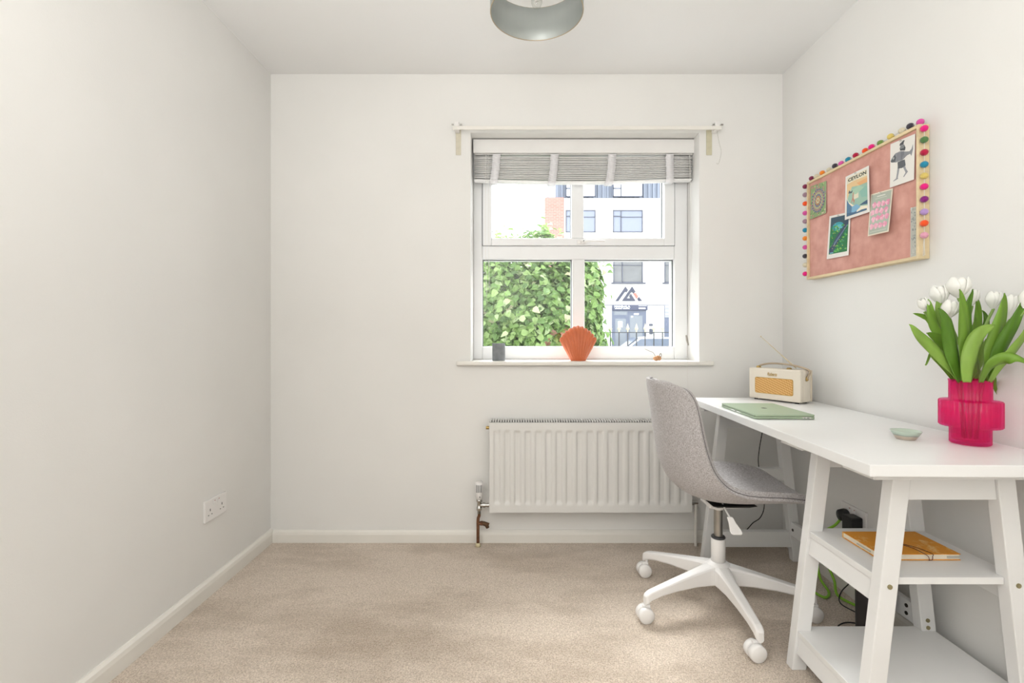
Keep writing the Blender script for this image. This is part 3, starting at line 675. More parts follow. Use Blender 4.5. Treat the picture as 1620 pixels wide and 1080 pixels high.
tul = [ # bloom centre (crop), Y, width, height, leaves
 dict(b=(490, 150), Y=1.37, w=.057, h=.052, t=(0, 0), L=[([(530, 975), (545, 740), (552, 560), (532, 350), (497, 155)], .026, 1.33, 1.31), ([(570, 970), (598, 640), (590, 400), (578, 280), (615, 155)], .020, 1.36, 1.36)], lab='tallest white tulip standing up above the pink vase'),
 dict(b=(322, 215), Y=1.40, w=.046, h=.050, t=(0, -.25), L=[([(470, 975), (340, 600), (280, 480), (236, 360), (215, 245)], .024, 1.37, 1.38), ([(455, 975), (350, 520), (312, 320), (318, 185)], .015, 1.39, 1.40)], lab='white tulip leaning left just below the tallest one'),
 dict(b=(412, 345), Y=1.35, w=.042, h=.046, t=(.2, .1), L=[([(500, 980), (450, 800), (415, 620), (375, 450), (308, 325)], .029, 1.34, 1.31), ([(520, 975), (440, 800), (350, 640), (200, 548)], .034, 1.37, 1.37)], lab='low white tulip half hidden by broad leaves at the centre of the bunch'),
 dict(b=(185, 300), Y=1.39, w=.030, h=.036, t=(0, -.5), L=[([(500, 985), (430, 860), (260, 680), (130, 570), (45, 470)], .027, 1.35, 1.33), ([(430, 975), (330, 620), (240, 440), (170, 400), (80, 372)], .013, 1.39, 1.41), ([(440, 985), (300, 790), (240, 740), (188, 838)], .012, 1.38, 1.40)], lab='leftmost white tulip nodding to the left over a long leaf'),
 dict(b=(612, 240), Y=1.41, w=.034, h=.044, t=(0, .2), L=[([(640, 980), (672, 620), (668, 400), (650, 225)], .018, 1.40, 1.40), ([(650, 980), (690, 640), (740, 470), (700, 345)], .022, 1.42, 1.42), ([(600, 985), (620, 740), (640, 560), (640, 410)], .026, 1.40, 1.40)], lab='white tulip behind the two pointed upright leaves'),
 dict(b=(805, 262), Y=1.37, w=.036, h=.044, t=(0, .1), L=[([(760, 985), (775, 780), (825, 600), (868, 400), (900, 190)], .038, 1.33, 1.31), ([(560, 990), (575, 850), (630, 640), (700, 530), (810, 480)], .030, 1.31, 1.29)], lab='white tulip behind the broadest upright leaf on the right'),
 dict(b=(958, 330), Y=1.33, w=.038, h=.060, t=(0, .3), L=[([(740, 985), (830, 770), (910, 610), (1000, 430), (1075, 240)], .027, 1.33, 1.27), ([(680, 990), (760, 860), (880, 785), (1000, 780), (1110, 830)], .028, 1.31, 1.24)], lab='white tulip on the right in front of the wall, right of the broadest leaf'),
 dict(b=(1105, 250), Y=1.27, w=.036, h=.045, t=(0, .4), L=[([(760, 985), (860, 850), (980, 720), (1060, 580), (1110, 440)], .026, 1.32, 1.25), ([(800, 940), (815, 985), (830, 1060), (855, 1130)], .010, 1.40, 1.41), ([(560, 985), (680, 830), (715, 700), (735, 600)], .020, 1.38, 1.38)], lab='white tulip at the right edge of the bunch, cut by the picture edge'),
]
for i, d in enumerate(tul):
    ph = i*2*PI/8; root = VC+Vector((.014*math.cos(ph), .014*math.sin(ph), .016))
    t = thing('tulip', root, d['lab'], 'flower', group='white tulips in the pink vase')
    bc_ = lp_(d['b'][0], d['b'][1], d['Y']); neck = VC+Vector((.028*math.cos(ph), .028*math.sin(ph), .175))
    bot = bc_-Vector((0, 0, d['h']*.5))
    obj('stem', MB().tube(spline([root, neck, neck.lerp(bot, .6)+Vector((0, 0, .02)), bot], 6), .0035, 8), STEM, t)
    m = MB(); bloom(m, bc_, d['w'], d['h'], d['t']); obj('bloom', m, PETAL, t, solid=.0008, recalc=False)
    for j, (pts, wd, Ya, Yb) in enumerate(d['L']):
        m = MB(); leaf_mesh(m, pts, wd, Ya, Yb, .22, face=.25*math.sin(i*3+j*2)); obj('leaf', m, LEAFM[(i+j*2) % 4], t, solid=.0006, recalc=False)

# notebook on the shelf
nb = thing('notebook', (1.113, 1.43, .44), 'orange patterned notebook with a dark elastic band lying on the middle shelf', 'notebook')
om = bpy.data.materials.new('orange_print'); om.use_nodes = True; N = om.node_tree.nodes; L = om.node_tree.links; b = N['Principled BSDF']; b.inputs['Roughness'].default_value = .6
tc = N.new('ShaderNodeTexCoord'); nz = N.new('ShaderNodeTexNoise'); nz.inputs['Scale'].default_value = 22; nz.inputs['Detail'].default_value = 5; nz.inputs['Roughness'].default_value = .7; L.new(tc.outputs['Object'], nz.inputs[0])
rp = N.new('ShaderNodeValToRGB'); e = rp.color_ramp.elements; e[0].position = .57; e[0].color = lin('#e0962a'); e[1].position = .66; e[1].color = lin('#ecc27c'); L.new(nz.outputs[0], rp.inputs[0]); L.new(rp.outputs[0], b.inputs['Base Color'])
x0, x1, y0, y1 = 1.003, 1.226, 1.356, 1.512
m = MB(); m.box((x0, y0, .4565), (x1, y1, .4585)); m.box((x0, y0, .4405), (x1, y1, .4425)); m.box((x0-.0005, y1-.002, .4405), (x1, y1, .4585)); obj('cover', m, om, nb, bevel=.0007)
PAPER = mat('page_cream', '#e9e0cd', .8, var=.05, vscale=300, stretch=(1, 1, 40))
obj('pages', MB().box((x0+.003, y0+.003, .4425), (x1-.002, y1-.002, .4565)), PAPER, nb)
objs('page_insert', MB().box((x0+.001, 1.395, .446), (x0+.0035, 1.45, .450)).box((1.19, y0+.0005, .447), (x1-.002, y0+.0035, .4515)), mat('grey_insert', '#bdbcb2', .6), nb)
m = MB(); m.tube(spline([(1.09, 1.44, .4595), (1.12, 1.395, .4598), (1.125, 1.358, .4592), (1.135, 1.3545, .452), (1.138, 1.3545, .443)], 6), .0009, 6)
m.tube(spline([(1.09, 1.44, .4595), (1.13, 1.40, .4598), (1.147, 1.358, .4592), (1.147, 1.3545, .452), (1.146, 1.3545, .443), (1.138, 1.352, .443), (1.134, 1.352, .4425)], 6), .0009, 6)
obj('elastic_band', m, mat('brown_elastic', '#5c2a20', .7), nb)

# ------------------------------------------------------------------ swivel chair
CX, CY = .797, 1.935
ch = thing('swivel_chair', (CX, CY, 0), 'grey fabric shell swivel chair with white star base in front of the desk', 'chair')
SCY = 1.93
prof = [((.521, .889), (.556, .893), .100), ((.522, .878), (.583, .880), .150), ((.5255, .855), (.606, .862), .180), ((.531, .82), (.628, .825), .197),
 ((.540, .765), (.640, .765), .210), ((.549, .70), (.650, .70), .218), ((.560, .63), (.664, .64), .222), ((.575, .565), (.684, .585), .226), ((.602, .503), (.712, .545), .229),
 ((.648, .460), (.752, .513), .230), ((.712, .436), (.806, .495), .229), ((.785, .428), (.87, .488), .227), ((.865, .428), (.935, .484), .222), ((.945, .432), (.985, .477), .212),
 ((1.012, .436), (1.032, .466), .196), ((1.056, .434), (1.058, .454), .165), ((1.078, .428), (1.072, .440), .115)]
def shell(u, v):
    q = v*(len(prof)-1); i = min(int(q), len(prof)-2); f = q-i
    def ip(sel):
        p = [sel(prof[max(0, min(len(prof)-1, i+k))]) for k in (-1, 0, 1, 2)]
        return .5*((2*p[1])+(p[2]-p[0])*f+(2*p[0]-5*p[1]+4*p[2]-p[3])*f*f+(3*p[1]-p[0]-3*p[2]+p[3])*f**3)
    cx, cz, rx_, rzz, hw = ip(lambda p: p[0][0]), ip(lambda p: p[0][1]), ip(lambda p: p[1][0]), ip(lambda p: p[1][1]), ip(lambda p: p[2])
    s = 2*u-1; k = abs(s)**2.4
    return (cx+(rx_-cx)*k, SCY+hw*s*(1-.0*k), cz+(rzz-cz)*k)
m = MB(); m.grid(shell, 28, 48); sh = obj('seat_shell', m, CHAIRF, ch, solid=.030, recalc=False, offset=-1)
sh.modifiers.new('b', 'BEVEL'); md = sh.modifiers['b']; md.width = .010; md.segments = 3; md.limit_method = 'ANGLE'; md.angle_limit = math.radians(50)
# piping seam round the rim
def nrm_at(u, v):
    e = .01; u0, u1 = max(0, u-e), min(1, u+e); v0, v1 = max(0, v-e), min(1, v+e)
    return (Vector(shell(u1, v))-Vector(shell(u0, v))).cross(Vector(shell(u, v1))-Vector(shell(u, v0))).normalized()
loop = [(0, j/48) for j in range(49)]+[(i/28, 1) for i in range(1, 29)]+[(1, 1-j/48) for j in range(1, 49)]+[(1-i/28, 0) for i in range(1, 29)]
def rimp(u, v, d):
    p = Vector(shell(u, v)); n = nrm_at(min(max(u, .02), .98), min(max(v, .01), .99)); c = Vector(shell(.5 if u in (0, 1) else u, v if u in (0, 1) else .5))
    o = (p-Vector(shell(.5, .5))); o = o-n*o.dot(n)
    out = Vector((0, -1 if u == 0 else 1, 0)) if u in (0, 1) else (Vector(shell(u, v))-Vector(shell(u, .03 if v == 0 else .97))).normalized()
    return p+n*d+out*.0004
NS = [1]
m = MB(); m.tube([rimp(u, v, -.011) for u, v in loop], .0016, 6, caps=False)
obj('piping', m, mat('piping_grey', '#6d686a', .8), sh)
obj('under_plate', MB().add([(.735, 1.83, .424), (.90, 1.83, .424), (.90, 2.03, .424), (.735, 2.03, .424), (.76, 1.85, .412), (.88, 1.85, .412), (.88, 2.01, .412), (.76, 2.01, .412)], [(0,3,2,1),(4,5,6,7),(0,1,5,4),(1,2,6,5),(2,3,7,6),(3,0,4,7)]), DARK, ch)
m = MB(); m.box((.745, 1.885, .396), (.865, 1.985, .414)); m.lathe([(.001, .376), (.020, .378), (.026, .396), (.001, .396)], (CX, CY, 0), 24); obj('tilt_mechanism', m, PLASTW, ch, bevel=.004)
obj('gas_lift', MB().cyl((CX, CY, .26), (CX, CY, .382), .0165, 32), STEEL, ch)
m = MB(); m.lathe([(.001, .16), (.0265, .16), (.027, .262), (.0255, .265), (.001, .265)], (CX, CY, 0), 40); cc = obj('column_cover', m, PLASTW, ch)
obj('collar', MB().lathe([(.017, .2655), (.0262, .266), (.0270, .270), (.0245, .274), (.017, .275)], (CX, CY, 0), 40), mat('dark_collar', '#3a3a3c', .4), ch)
angs = [-90, -18.5, 66.5, 132.5, 199.5]; RR = .322
m = MB()
zt = lambda r: .172-.062*(r/.32)**1.15
for a in angs:
    a = math.radians(a); d = Vector((math.cos(a), math.sin(a), 0)); sd = Vector((-d.y, d.x, 0)); c = Vector((CX, CY, 0)); rings = []
    for r, w2, dep in ((.0, .034, .075), (.03, .034, .075), (.06, .027, .070), (.12, .022, .056), (.20, .019, .042), (.27, .0165, .034), (.315, .0155, .034), (.330, .0145, .036), (.338, .010, .034)):
        zz = zt(r)-(.004 if r > .32 else 0)-(.006 if r > .335 else 0); b_ = w2*.16
        ring = [(-w2, -dep+.006), (-w2+.001, -b_*2), (-w2+b_*1.4, -b_*.5), (-w2*.5, 0), (w2*.5, 0), (w2-b_*1.4, -b_*.5), (w2-.001, -b_*2), (w2, -dep+.006), (w2*.6, -dep), (-w2*.6, -dep)]
        rings.append([c+d*r+sd*s+Vector((0, 0, zz+z)) for s, z in ring])
    n = 10; vs = [p for rg in rings for p in rg]; fs = [(i*n+j, i*n+(j+1) % n, (i+1)*n+(j+1) % n, (i+1)*n+j) for i in range(len(rings)-1) for j in range(n)]
    fs += [tuple(range(n))[::-1], tuple(range(len(vs)-n, len(vs)))]; m.add(vs, fs, 0, False)
m.lathe([(.001, .10), (.046, .10), (.052, .13), (.044, .166), (.030, .176), (.001, .178)], (CX, CY, 0), 40, smooth=True)
sb = obj('star_base', m, PLASTW, ch, bevel=.003)
for a in angs:
    a = math.radians(a); p = Vector((CX+RR*math.cos(a), CY+RR*math.sin(a), 0))
    m = MB(); m.cyl(p+Vector((0, 0, .045)), p+Vector((0, 0, .085)), .006, 12)
    ax = Vector((.10, -1, 0)).normalized(); off = Vector((0, -.0, 0)); r0 = .0285; q = p+Vector((-.012 if math.cos(a) < .5 else .004, 0, r0))
    m.box(q+Vector((-.010, -.007, 0)), q+Vector((.018, .007, .034)))
    cs = obj('caster', m, PLASTW, ch, bevel=.002)
    for s in (-1, 1):
        m = MB(); M = ax.to_track_quat('Z', 'Y').to_matrix().to_4x4()
        m.lathe([(.0005, .0), (r0-.003, 0), (r0, .002), (r0, .019), (r0-.004, .0225), (.0005, .0235)] if s > 0 else [(.0005, -.0235), (r0-.004, -.0225), (r0, -.019), (r0, -.002), (r0-.003, 0), (.0005, 0)], q+ax*s*.003, 32, M=M)
        obj('wheel', m, PLASTW, cs)
m = MB(); m.tube([(.80, 1.89, .405), (.787, 1.84, .40), (.775, 1.80, .392)], .004, 10)
A = at(1143, 797, 1.86); B = at(1155, 819, 1.79)
m = MB().tube([A, B], .0035, 10)
C1 = at(1164, 840, 1.77); dirv = (C1-B).normalized(); sd = Vector((1, 0, 0)); M4 = []
pad = []
for t, w2, th in ((-.004, .008, .006), (.0, .010, .008), (.02, .013, .008), (.045, .021, .007), (.056, .020, .006), (.060, .014, .004)):
    c = B+dirv*t; nr = dirv.cross(sd).normalized(); pad.append([c-sd*w2-nr*th*.5, c+sd*w2-nr*th*.5, c+sd*w2+nr*th*.5, c-sd*w2+nr*th*.5])
vs = [p for r in pad for p in r]; fs = [(i*4+j, i*4+(j+1) % 4, (i+1)*4+(j+1) % 4, (i+1)*4+j) for i in range(5) for j in range(4)]+[(3, 2, 1, 0), (20, 21, 22, 23)]
lv = obj('height_lever', m, PLASTW, ch); obj('lever_paddle', MB().add(vs, fs), PLASTW, lv, bevel=.002)

# ------------------------------------------------------------------ pin board
BXF, BXS = 1.335, 1.3445
by0, by1, bz0, bz1 = 1.632, 2.259, 1.3135, 1.759
pb = thing('pin_board', (1.37, 1.945, bz0), 'pink velvet pinboard in a pale wooden frame on the right wall', 'pinboard')
PINE = mat('pale_wood', '#dfcba3', .5, var=.10, vscale=30, stretch=(1, .15, 1), bump=.1, bscale=200)
VELV = mat('pink_velvet', '#cb8f80', .9, var=.06, vscale=18, detail=6, sheen=.35, var2='#daa397')
fw = .010; m = MB()
m.box((BXF, by0, bz0), (XR-.001, by0+fw, bz1)); m.box((BXF, by1-fw, bz0), (XR-.001, by1, bz1)); m.box((BXF, by0+fw, bz0), (XR-.001, by1-fw, bz0+fw)); m.box((BXF, by0+fw, bz1-fw), (XR-.001, by1-fw, bz1))
obj('frame', m, PINE, pb, bevel=.001); obj('velvet_panel', MB().box((BXS, by0+fw, bz0+fw), (BXS+.012, by1-fw, bz1-fw)), VELV, pb)
# garland
gl = thing('pompom_garland', (1.36, 1.62, 1.33), 'garland of multicoloured felt pom-poms draped around the pinboard frame', 'garland')
PC = dict(hp='#e5157f', gr='#4f7a45', cr='#b3123f', te='#1f88a8', ye='#d9c26a', pu='#8a1f7d', li='#b393cc', orr='#f0551f', pp='#e0a0b5', ma='#7c2448', cm='#d6cdb4', og='#ef8a2a', bk='#3b3842', pk='#d553a0', ol='#6f9148', mv='#a48696')
PM = {k: mat('felt_'+k, v, .95, bump=.6, bscale=350, sheen=.3) for k, v in PC.items()}
NAME = dict(hp='hot pink', gr='green', cr='crimson', te='teal', ye='pale yellow', pu='purple', li='lilac', orr='orange', pp='pale pink', ma='maroon', cm='cream', og='light orange', bk='charcoal', pk='pink', ol='olive green', mv='mauve')
pts = []
YNR = by0-.010; XP = 1.350
right = [('hp', 203), ('gr', 221), ('cr', 241), ('te', 260), ('ye', 278), ('hp', 295), ('pu', 315), ('li', 335), ('orr', 353), ('pp', 372)]
top = [('ma', 1284), ('cm', 1292), ('og', 1301), ('cm', 1312), ('bk', 1321), ('pk', 1331), ('te', 1342), ('cr', 1354), ('orr', 1369), ('hp', 1379), ('ol', 1393), ('ye', 1409), ('cm', 1427), ('bk', 1440), ('pk', 1456)]
left = [('ma', 295), ('mv', 308), ('orr', 322), ('pk', 337), ('mv', 350), ('te', 364), ('og', 377), ('pk', 391), ('bk', 405), ('cm', 419), ('hp', 433)]
seq = []
for k, py in left[::-1]:
    Y = by1+.008; seq.append((k, Vector((1.3335, Y, CH-(py-VY)*Y/F))))
for k, px in top:
    X = 1.346; Y = X*F/(px-VX); seq.append((k, Vector((X, Y, bz1+.0105+.002*math.sin(px)))))
for k, py in right: seq.append((k, Vector((XP-.004, YNR, CH-(py-VY)*YNR/F))))
line = [p for _, p in seq]; end = line[-1]
m = MB(); m.tube(line+[end+Vector((0, 0, -.03)), end+Vector((0, -.002, -.065)), end+Vector((0, .004, -.068)), end+Vector((.0, .003, -.03)), end], .0008, 6); obj('string', m, CORD, gl)
for k, p in seq:
    m = MB(); m.ball(p, .0115, 8, sc=(1, 1, .93)); tag(obj('pom_pom', m, PM[k], gl), NAME[k]+' felt pom-pom')

# cards on the board
PLN = {}
def P_(c):
    if c not in PLN: PLN[c] = mat('ink_'+c.strip('#'), c, .7)
    return PLN[c]
def card(name, label, cat, quad, draw, lift=.006, base='#e9e6e0', xo=0):
    """quad: px corners tl,tr,br,bl"""
    c3 = []
    X = BXS-.0022-xo
    for i, (px, py) in enumerate(quad): c3.append(at_x(px, py, X-(lift if i >= 2 else 0)))
    tl, tr, br, bl = c3; nrm = Vector((-1, 0, 0))
    def uv(u, v, d=0): return (tl*(1-u)+tr*u)*v+(bl*(1-u)+br*u)*(1-v)+nrm*d
    m = MB(); q = [uv(0, 0), uv(1, 0), uv(1, 1), uv(0, 1)]; m.hexa([p for p in q]+[p+nrm*.0006 for p in q])
    t = thing(name, (X, (tl.y+br.y)/2, bl.z), label, cat)
    obj('paper', m, P_(base), t)
    cols = []; m = MB(); D = [.0009]
    def poly(pts, c, d=None):
        if c not in cols: cols.append(c)
        D[0] += .000012
        n = len(pts); cu = sum(p[0] for p in pts)/n; cv = sum(p[1] for p in pts)/n
        m.add([uv(*p, D[0]) for p in pts], [tuple(range(n))], cols.index(c))
    def txt(s, u0, v0, u1, v1, c, bold=.0):
        if c not in cols: cols.append(c)
        D[0] += .000012
        a, f = text_polys(s, 2, bold); m.add([uv(u0+(u1-u0)*x, v0+(v1-v0)*y, D[0]) for x, y in a], f, cols.index(c))
    draw(poly, txt)
    if m.v: obj('print', m, [P_(c) for c in cols], t, recalc=False)
    m = MB(); p = uv(.5, .965, .001); m.cyl(p, p+nrm*.006, .0022, 10); m.cyl(p+nrm*.006, p+nrm*.0075, .0045, 12); obj('push_pin', m, CLEAR, t)
    return t
def R_(u0, v0, u1, v1): return [(u0, v0), (u1, v0), (u1, v1), (u0, v1)]
def EL(cu, cv, ru, rv, n=20, a0=0): return [(cu+ru*math.cos(a0+2*PI*i/n), cv+rv*math.sin(a0+2*PI*i/n)) for i in range(n)]
def d_mandala(P, T):
    P(R_(.0, .0, 1, 1), '#8fa878'); rnd = random.Random(3)
    for i in range(90):
        u, v = rnd.random()*.92+.04, rnd.random()*.92+.04; P(EL(u, v, .045, .035, 6, rnd.random()*3), rnd.choice(['#c58d86', '#b8c98a', '#7d9c8c', '#d3c7a0', '#a07f9c', '#6f9a62']))
    P(EL(.52, .48, .42, .36, 28), '#9aa28c')
    for ring, n, c in ((.37, 22, '#5c5f92'), (.31, 18, '#b9777a'), (.25, 16, '#c7c58f'), (.19, 12, '#6f66a0'), (.13, 10, '#cf8f5e'), (.07, 6, '#ddd0a8')):
        for i in range(n):
            a = 2*PI*i/n; P(EL(.52+ring*1.05*math.cos(a), .48+ring*.92*math.sin(a), .036, .028, 8), c)
    P(EL(.52, .48, .035, .03, 10), '#c98c54')
def d_green(P, T):
    P(R_(.09, .10, .93, .95), '#2f7a4a'); rnd = random.Random(8)
    P([(.09, .95), (.09, .72), (.4, .80), (.93, .70), (.93, .95)], '#3d5664'); P(EL(.45, .72, .27, .10, 20), '#3f9fae'); P(EL(.5, .70, .18, .06, 16), '#62bcc6')
    for i in range(70):
        u, v = .13+rnd.random()*.76, .13+rnd.random()*.62; P(EL(u, v, .05, .022, 7, rnd.random()*3), rnd.choice(['#3c9a4e', '#57b060', '#2b6b52', '#7cbb58', '#348a6a']))
    P([(.10, .13), (.28, .12), (.45, .30), (.92, .72), (.92, .84), (.40, .48), (.22, .30), (.10, .22)], '#3e4f66'); P([(.30, .27), (.9, .70), (.9, .73), (.33, .34)], '#6f8aa0')
    for i in range(26):
        u, v = .13+rnd.random()*.76, .13+rnd.random()*.70; P(EL(u, v, .016, .010, 6), '#d2d06a')
    P(R_(.16, .115, .32, .135), '#7fc3d6')
def d_ceylon(P, T):
    P(R_(.07, .055, .93, .95), '#e3dcc4'); P([(.10, .80), (.93, .80), (.93, .10), (.10, .10)], '#9dbfae'); P([(.07, .80), (.35, .82), (.93, .80), (.93, .70), (.6, .66), (.3, .70), (.16, .55), (.10, .45)], '#e6c695')
    P([(.5, .74), (.93, .76), (.93, .66), (.62, .66)], '#e8b07c'); P([(.62, .52), (.85, .60), (.93, .58), (.93, .35), (.7, .38)], '#8fbcae'); P([(.25, .62), (.6, .66), (.8, .58), (.5, .5), (.3, .52)], '#a9c9b0')
    P([(.08, .50), (.16, .38), (.35, .28), (.6, .20), (.93, .16), (.93, .06), (.08, .06)], '#f0e6cf'); P([(.08, .46), (.18, .34), (.32, .24), (.5, .17), (.5, .06), (.08, .06)], '#5a7f9e')
    P([(.3, .25), (.5, .27), (.66, .18), (.5, .12), (.28, .10)], '#83b4d2'); P([(.6, .22), (.93, .19), (.93, .28), (.78, .26)], '#44607c'); P([(.08, .14), (.3, .12), (.5, .09), (.7, .11), (.9, .10), (.9, .06), (.08, .06)], '#4c6b88')
    P([(.14, .58), (.30, .56), (.34, .62), (.24, .60), (.18, .65)], '#5a5f68'); P([(.33, .55), (.38, .57), (.36, .44), (.42, .36), (.38, .30), (.34, .40), (.28, .33), (.27, .36), (.32, .45)], '#c48a76')
    T('CEYLON', .12, .845, .90, .925, '#39403a', .035)
def d_pink(P, T):
    P(R_(.05, .03, .95, .97), '#b4bcae'); rnd = random.Random(4)
    for r in range(4):
        for q in range(4):
            u = .16+q*.21+.06*(r % 2); v = .20+r*.165+rnd.random()*.03
            for k in range(5): a = k*1.256+rnd.random(); P(EL(u+.055*math.cos(a), v+.04*math.sin(a), .055, .036, 9), rnd.choice(['#ecaec2', '#f3bfcf', '#e59ab4']))
    P(R_(.32, .89, .70, .915), '#dfe0d6'); P(R_(.25, .845, .78, .857), '#d8dace'); P(R_(.12, .075, .88, .085), '#dcdcd0')
def d_fish(P, T):
    g = '#8d8f94'; k = '#5f6267'; h = '#4e5154'
    P([(.36, .14), (.29, .13), (.16, .115), (.15, .13), (.27, .165), (.30, .27), (.33, .42), (.42, .42), (.38, .27), (.345, .17)], '#9a9ba0')
    P([(.52, .40), (.62, .41), (.68, .30), (.76, .22), (.72, .20), (.60, .13), (.57, .145), (.66, .22), (.60, .30)], '#9a9ba0')
    P([(.32, .52), (.62, .52), (.66, .38), (.52, .35), (.34, .37)], k)
    P([(.02, .60), (.08, .66), (.22, .74), (.45, .745), (.66, .685), (.80, .66), (.88, .70), (.93, .79), (.94, .68), (.90, .58), (.88, .54), (.83, .60), (.70, .59), (.52, .52), (.25, .53), (.06, .565)], g)
    P([(.02, .60), (.08, .66), (.20, .725), (.26, .64), (.22, .55), (.06, .565)], k); P(EL(.14, .645, .035, .022, 12), '#d6d6d6'); P(EL(.14, .645, .018, .012, 10), h)
    for i in range(5): P([(.30+.07*i, .56), (.32+.07*i, .56), (.34+.06*i, .72), (.32+.06*i, .72)], '#73767c')
    P([(.42, .76), (.62, .72), (.64, .78), (.58, .86), (.46, .87), (.40, .82)], h); P([(.46, .72), (.60, .70), (.50, .54), (.44, .54)], '#777a80')
    P(EL(.48, .89, .085, .045, 14), h); P([(.42, .92), (.56, .965), (.60, .95), (.56, .90)], h)
    for i in range(4): P([(.42, .80+.022*i), (.58, .795+.022*i), (.58, .803+.022*i), (.42, .808+.022*i)], '#b9bbbd')
def d_grey(P, T):
    P(R_(.08, .02, .95, .98), '#b9b9b0'); rnd = random.Random(5)
    for i in range(60): P(EL(.15+rnd.random()*.75, .05+rnd.random()*.9, .09, .018, 6, rnd.random()*3), rnd.choice(['#9c9e9a', '#c9c9c2', '#8a8d8c', '#aeb4ae']))
card('picture_card', 'small green and violet mandala pattern card at the top left of the pinboard', 'card', [(1283, 295), (1307.5, 286), (1306.6, 336.6), (1282, 347)], d_mandala, .004)
card('picture_card', 'white bordered print of a green pond with a dark diagonal trunk', 'card', [(1312.5, 342), (1346, 334.5), (1342.5, 403.5), (1308, 410)], d_green, .004)
card('travel_poster', 'small vintage travel poster headed CEYLON pinned at the middle of the board', 'poster', [(1338, 279.7), (1374.7, 261.7), (1376, 335), (1336.7, 348)], d_ceylon, .003, xo=.0075)
card('picture_card', 'pink flower print on grey-green ground, lifting off the board at its foot', 'card', [(1378, 307.5), (1413, 297.5), (1406, 366.2), (1373, 373.7)], d_pink, .020, base='#e6dcc8')
card('picture_card', 'white card with a grey drawing of a woman carrying a huge fish', 'card', [(1409, 228), (1448, 211.4), (1446, 283.7), (1408, 297)], d_fish, .003, xo=.002)
card('picture_card', 'narrow grey floral card at the lower right edge of the pinboard', 'card', [(1441, 328.6), (1450.3, 326.5), (1450, 405), (1440.5, 408)], d_grey, .002, base='#c9c9c2')

# ------------------------------------------------------------------ ceiling lamp
LC = Vector((.065, 1.486, 0))
lampt = thing('ceiling_lamp', (LC.x, LC.y, 2.03), 'silver drum shade ceiling lamp hanging in the middle of the ceiling', 'ceiling lamp')
sm = bpy.data.materials.new('smoked_silver'); sm.use_nodes = True; b = sm.node_tree.nodes['Principled BSDF']
b.inputs['Base Color'].default_value = lin('#a9aeab'); b.inputs['Metallic'].default_value = .45; b.inputs['Roughness'].default_value = .3
N = sm.node_tree.nodes; L = sm.node_tree.links; tc = N.new('ShaderNodeTexCoord'); mp = N.new('ShaderNodeMapping'); mp.inputs['Scale'].default_value = (14, 14, .6); nz = N.new('ShaderNodeTexNoise'); L.new(tc.outputs['Object'], mp.inputs[0]); L.new(mp.outputs[0], nz.inputs[0])
rp = N.new('ShaderNodeMapRange'); rp.inputs[3].default_value = .35; rp.inputs[4].default_value = .6; L.new(nz.outputs[0], rp.inputs[0]); L.new(rp.outputs[0], b.inputs['Roughness'])
m = MB(); m.lathe([(.139, 2.03), (.140, 2.031), (.140, 2.137), (.139, 2.138), (.1375, 2.137), (.1375, 2.031), (.139, 2.03)], (LC.x, LC.y, 0), 96); shd = obj('lamp_shade', m, sm, lampt)
m = MB()
for z in (2.031, 2.137): m.tube([(LC.x+.1392*math.cos(a*PI/24), LC.y+.1392*math.sin(a*PI/24), z) for a in range(49)], .0016, 8, caps=False)
objs('shade_rim', m, mat('warm_silver', '#b3a48a', .4, metal=.6), shd)
m = MB(); m.tube([(LC.x+.022*math.cos(a*PI/12), LC.y+.022*math.sin(a*PI/12), 2.125) for a in range(25)], .002, 6, caps=False)
for a in (20, 140, 260):
    a = math.radians(a); m.tube([(LC.x+.022*math.cos(a), LC.y+.022*math.sin(a), 2.125), (LC.x+.138*math.cos(a), LC.y+.138*math.sin(a), 2.135)], .0018, 6)
obj('shade_ring', m, CHROME, shd)
m = MB(); m.cyl((LC.x, LC.y, 2.106), (LC.x, LC.y, 2.18), .018, 20); m.cyl((LC.x, LC.y, 2.18), (LC.x, LC.y, 2.385), .0035, 8); obj('lamp_holder', m, PLASTW, lampt)
obj('ceiling_rose', MB().lathe([(.001, 2.372), (.03, 2.374), (.045, 2.385), (.047, 2.3999), (.001, 2.3999)], (LC.x, LC.y, 0), 32), PLASTW, lampt)
m = MB(); m.lathe([(.012, 2.106), (.014, 2.101), (.0165, 2.086), (.0165, 2.061), (.012, 2.048), (.005, 2.042), (.0005, 2.041)], (LC.x, LC.y, 0), 24); bu = obj('bulb', m, SMOKE, lampt)
m = MB(); m.tube([(LC.x+.008*math.cos(t*.9), LC.y+.008*math.sin(t*.9), 2.055+.0018*t) for t in range(26)], .0022, 6); obj('filament', m, PLASTW, bu)

# ------------------------------------------------------------------ things on the window sill
SZ = .927
c = at(789, 569, 2.575); c.z = SZ
pt = thing('candle_pot', c, 'small grey concrete candle pot at the left end of the window sill', 'candle pot')
obj('pot_body', MB().lathe([(.0005, 0), (.0335, 0), (.034, .002), (.034, .089), (.033, .0905), (.0305, .0905), (.0295, .075), (.0005, .075)], c, 40), mat('grey_concrete', '#7f8386', .75, var=.12, vscale=40, bump=.2, bscale=120), pt)
obj('candle_wax', MB().lathe([(.0005, .0801), (.0295, .08), (.0295, .076), (.0005, .076)], c, 32), mat('wax', '#ece9df', .5), pt)
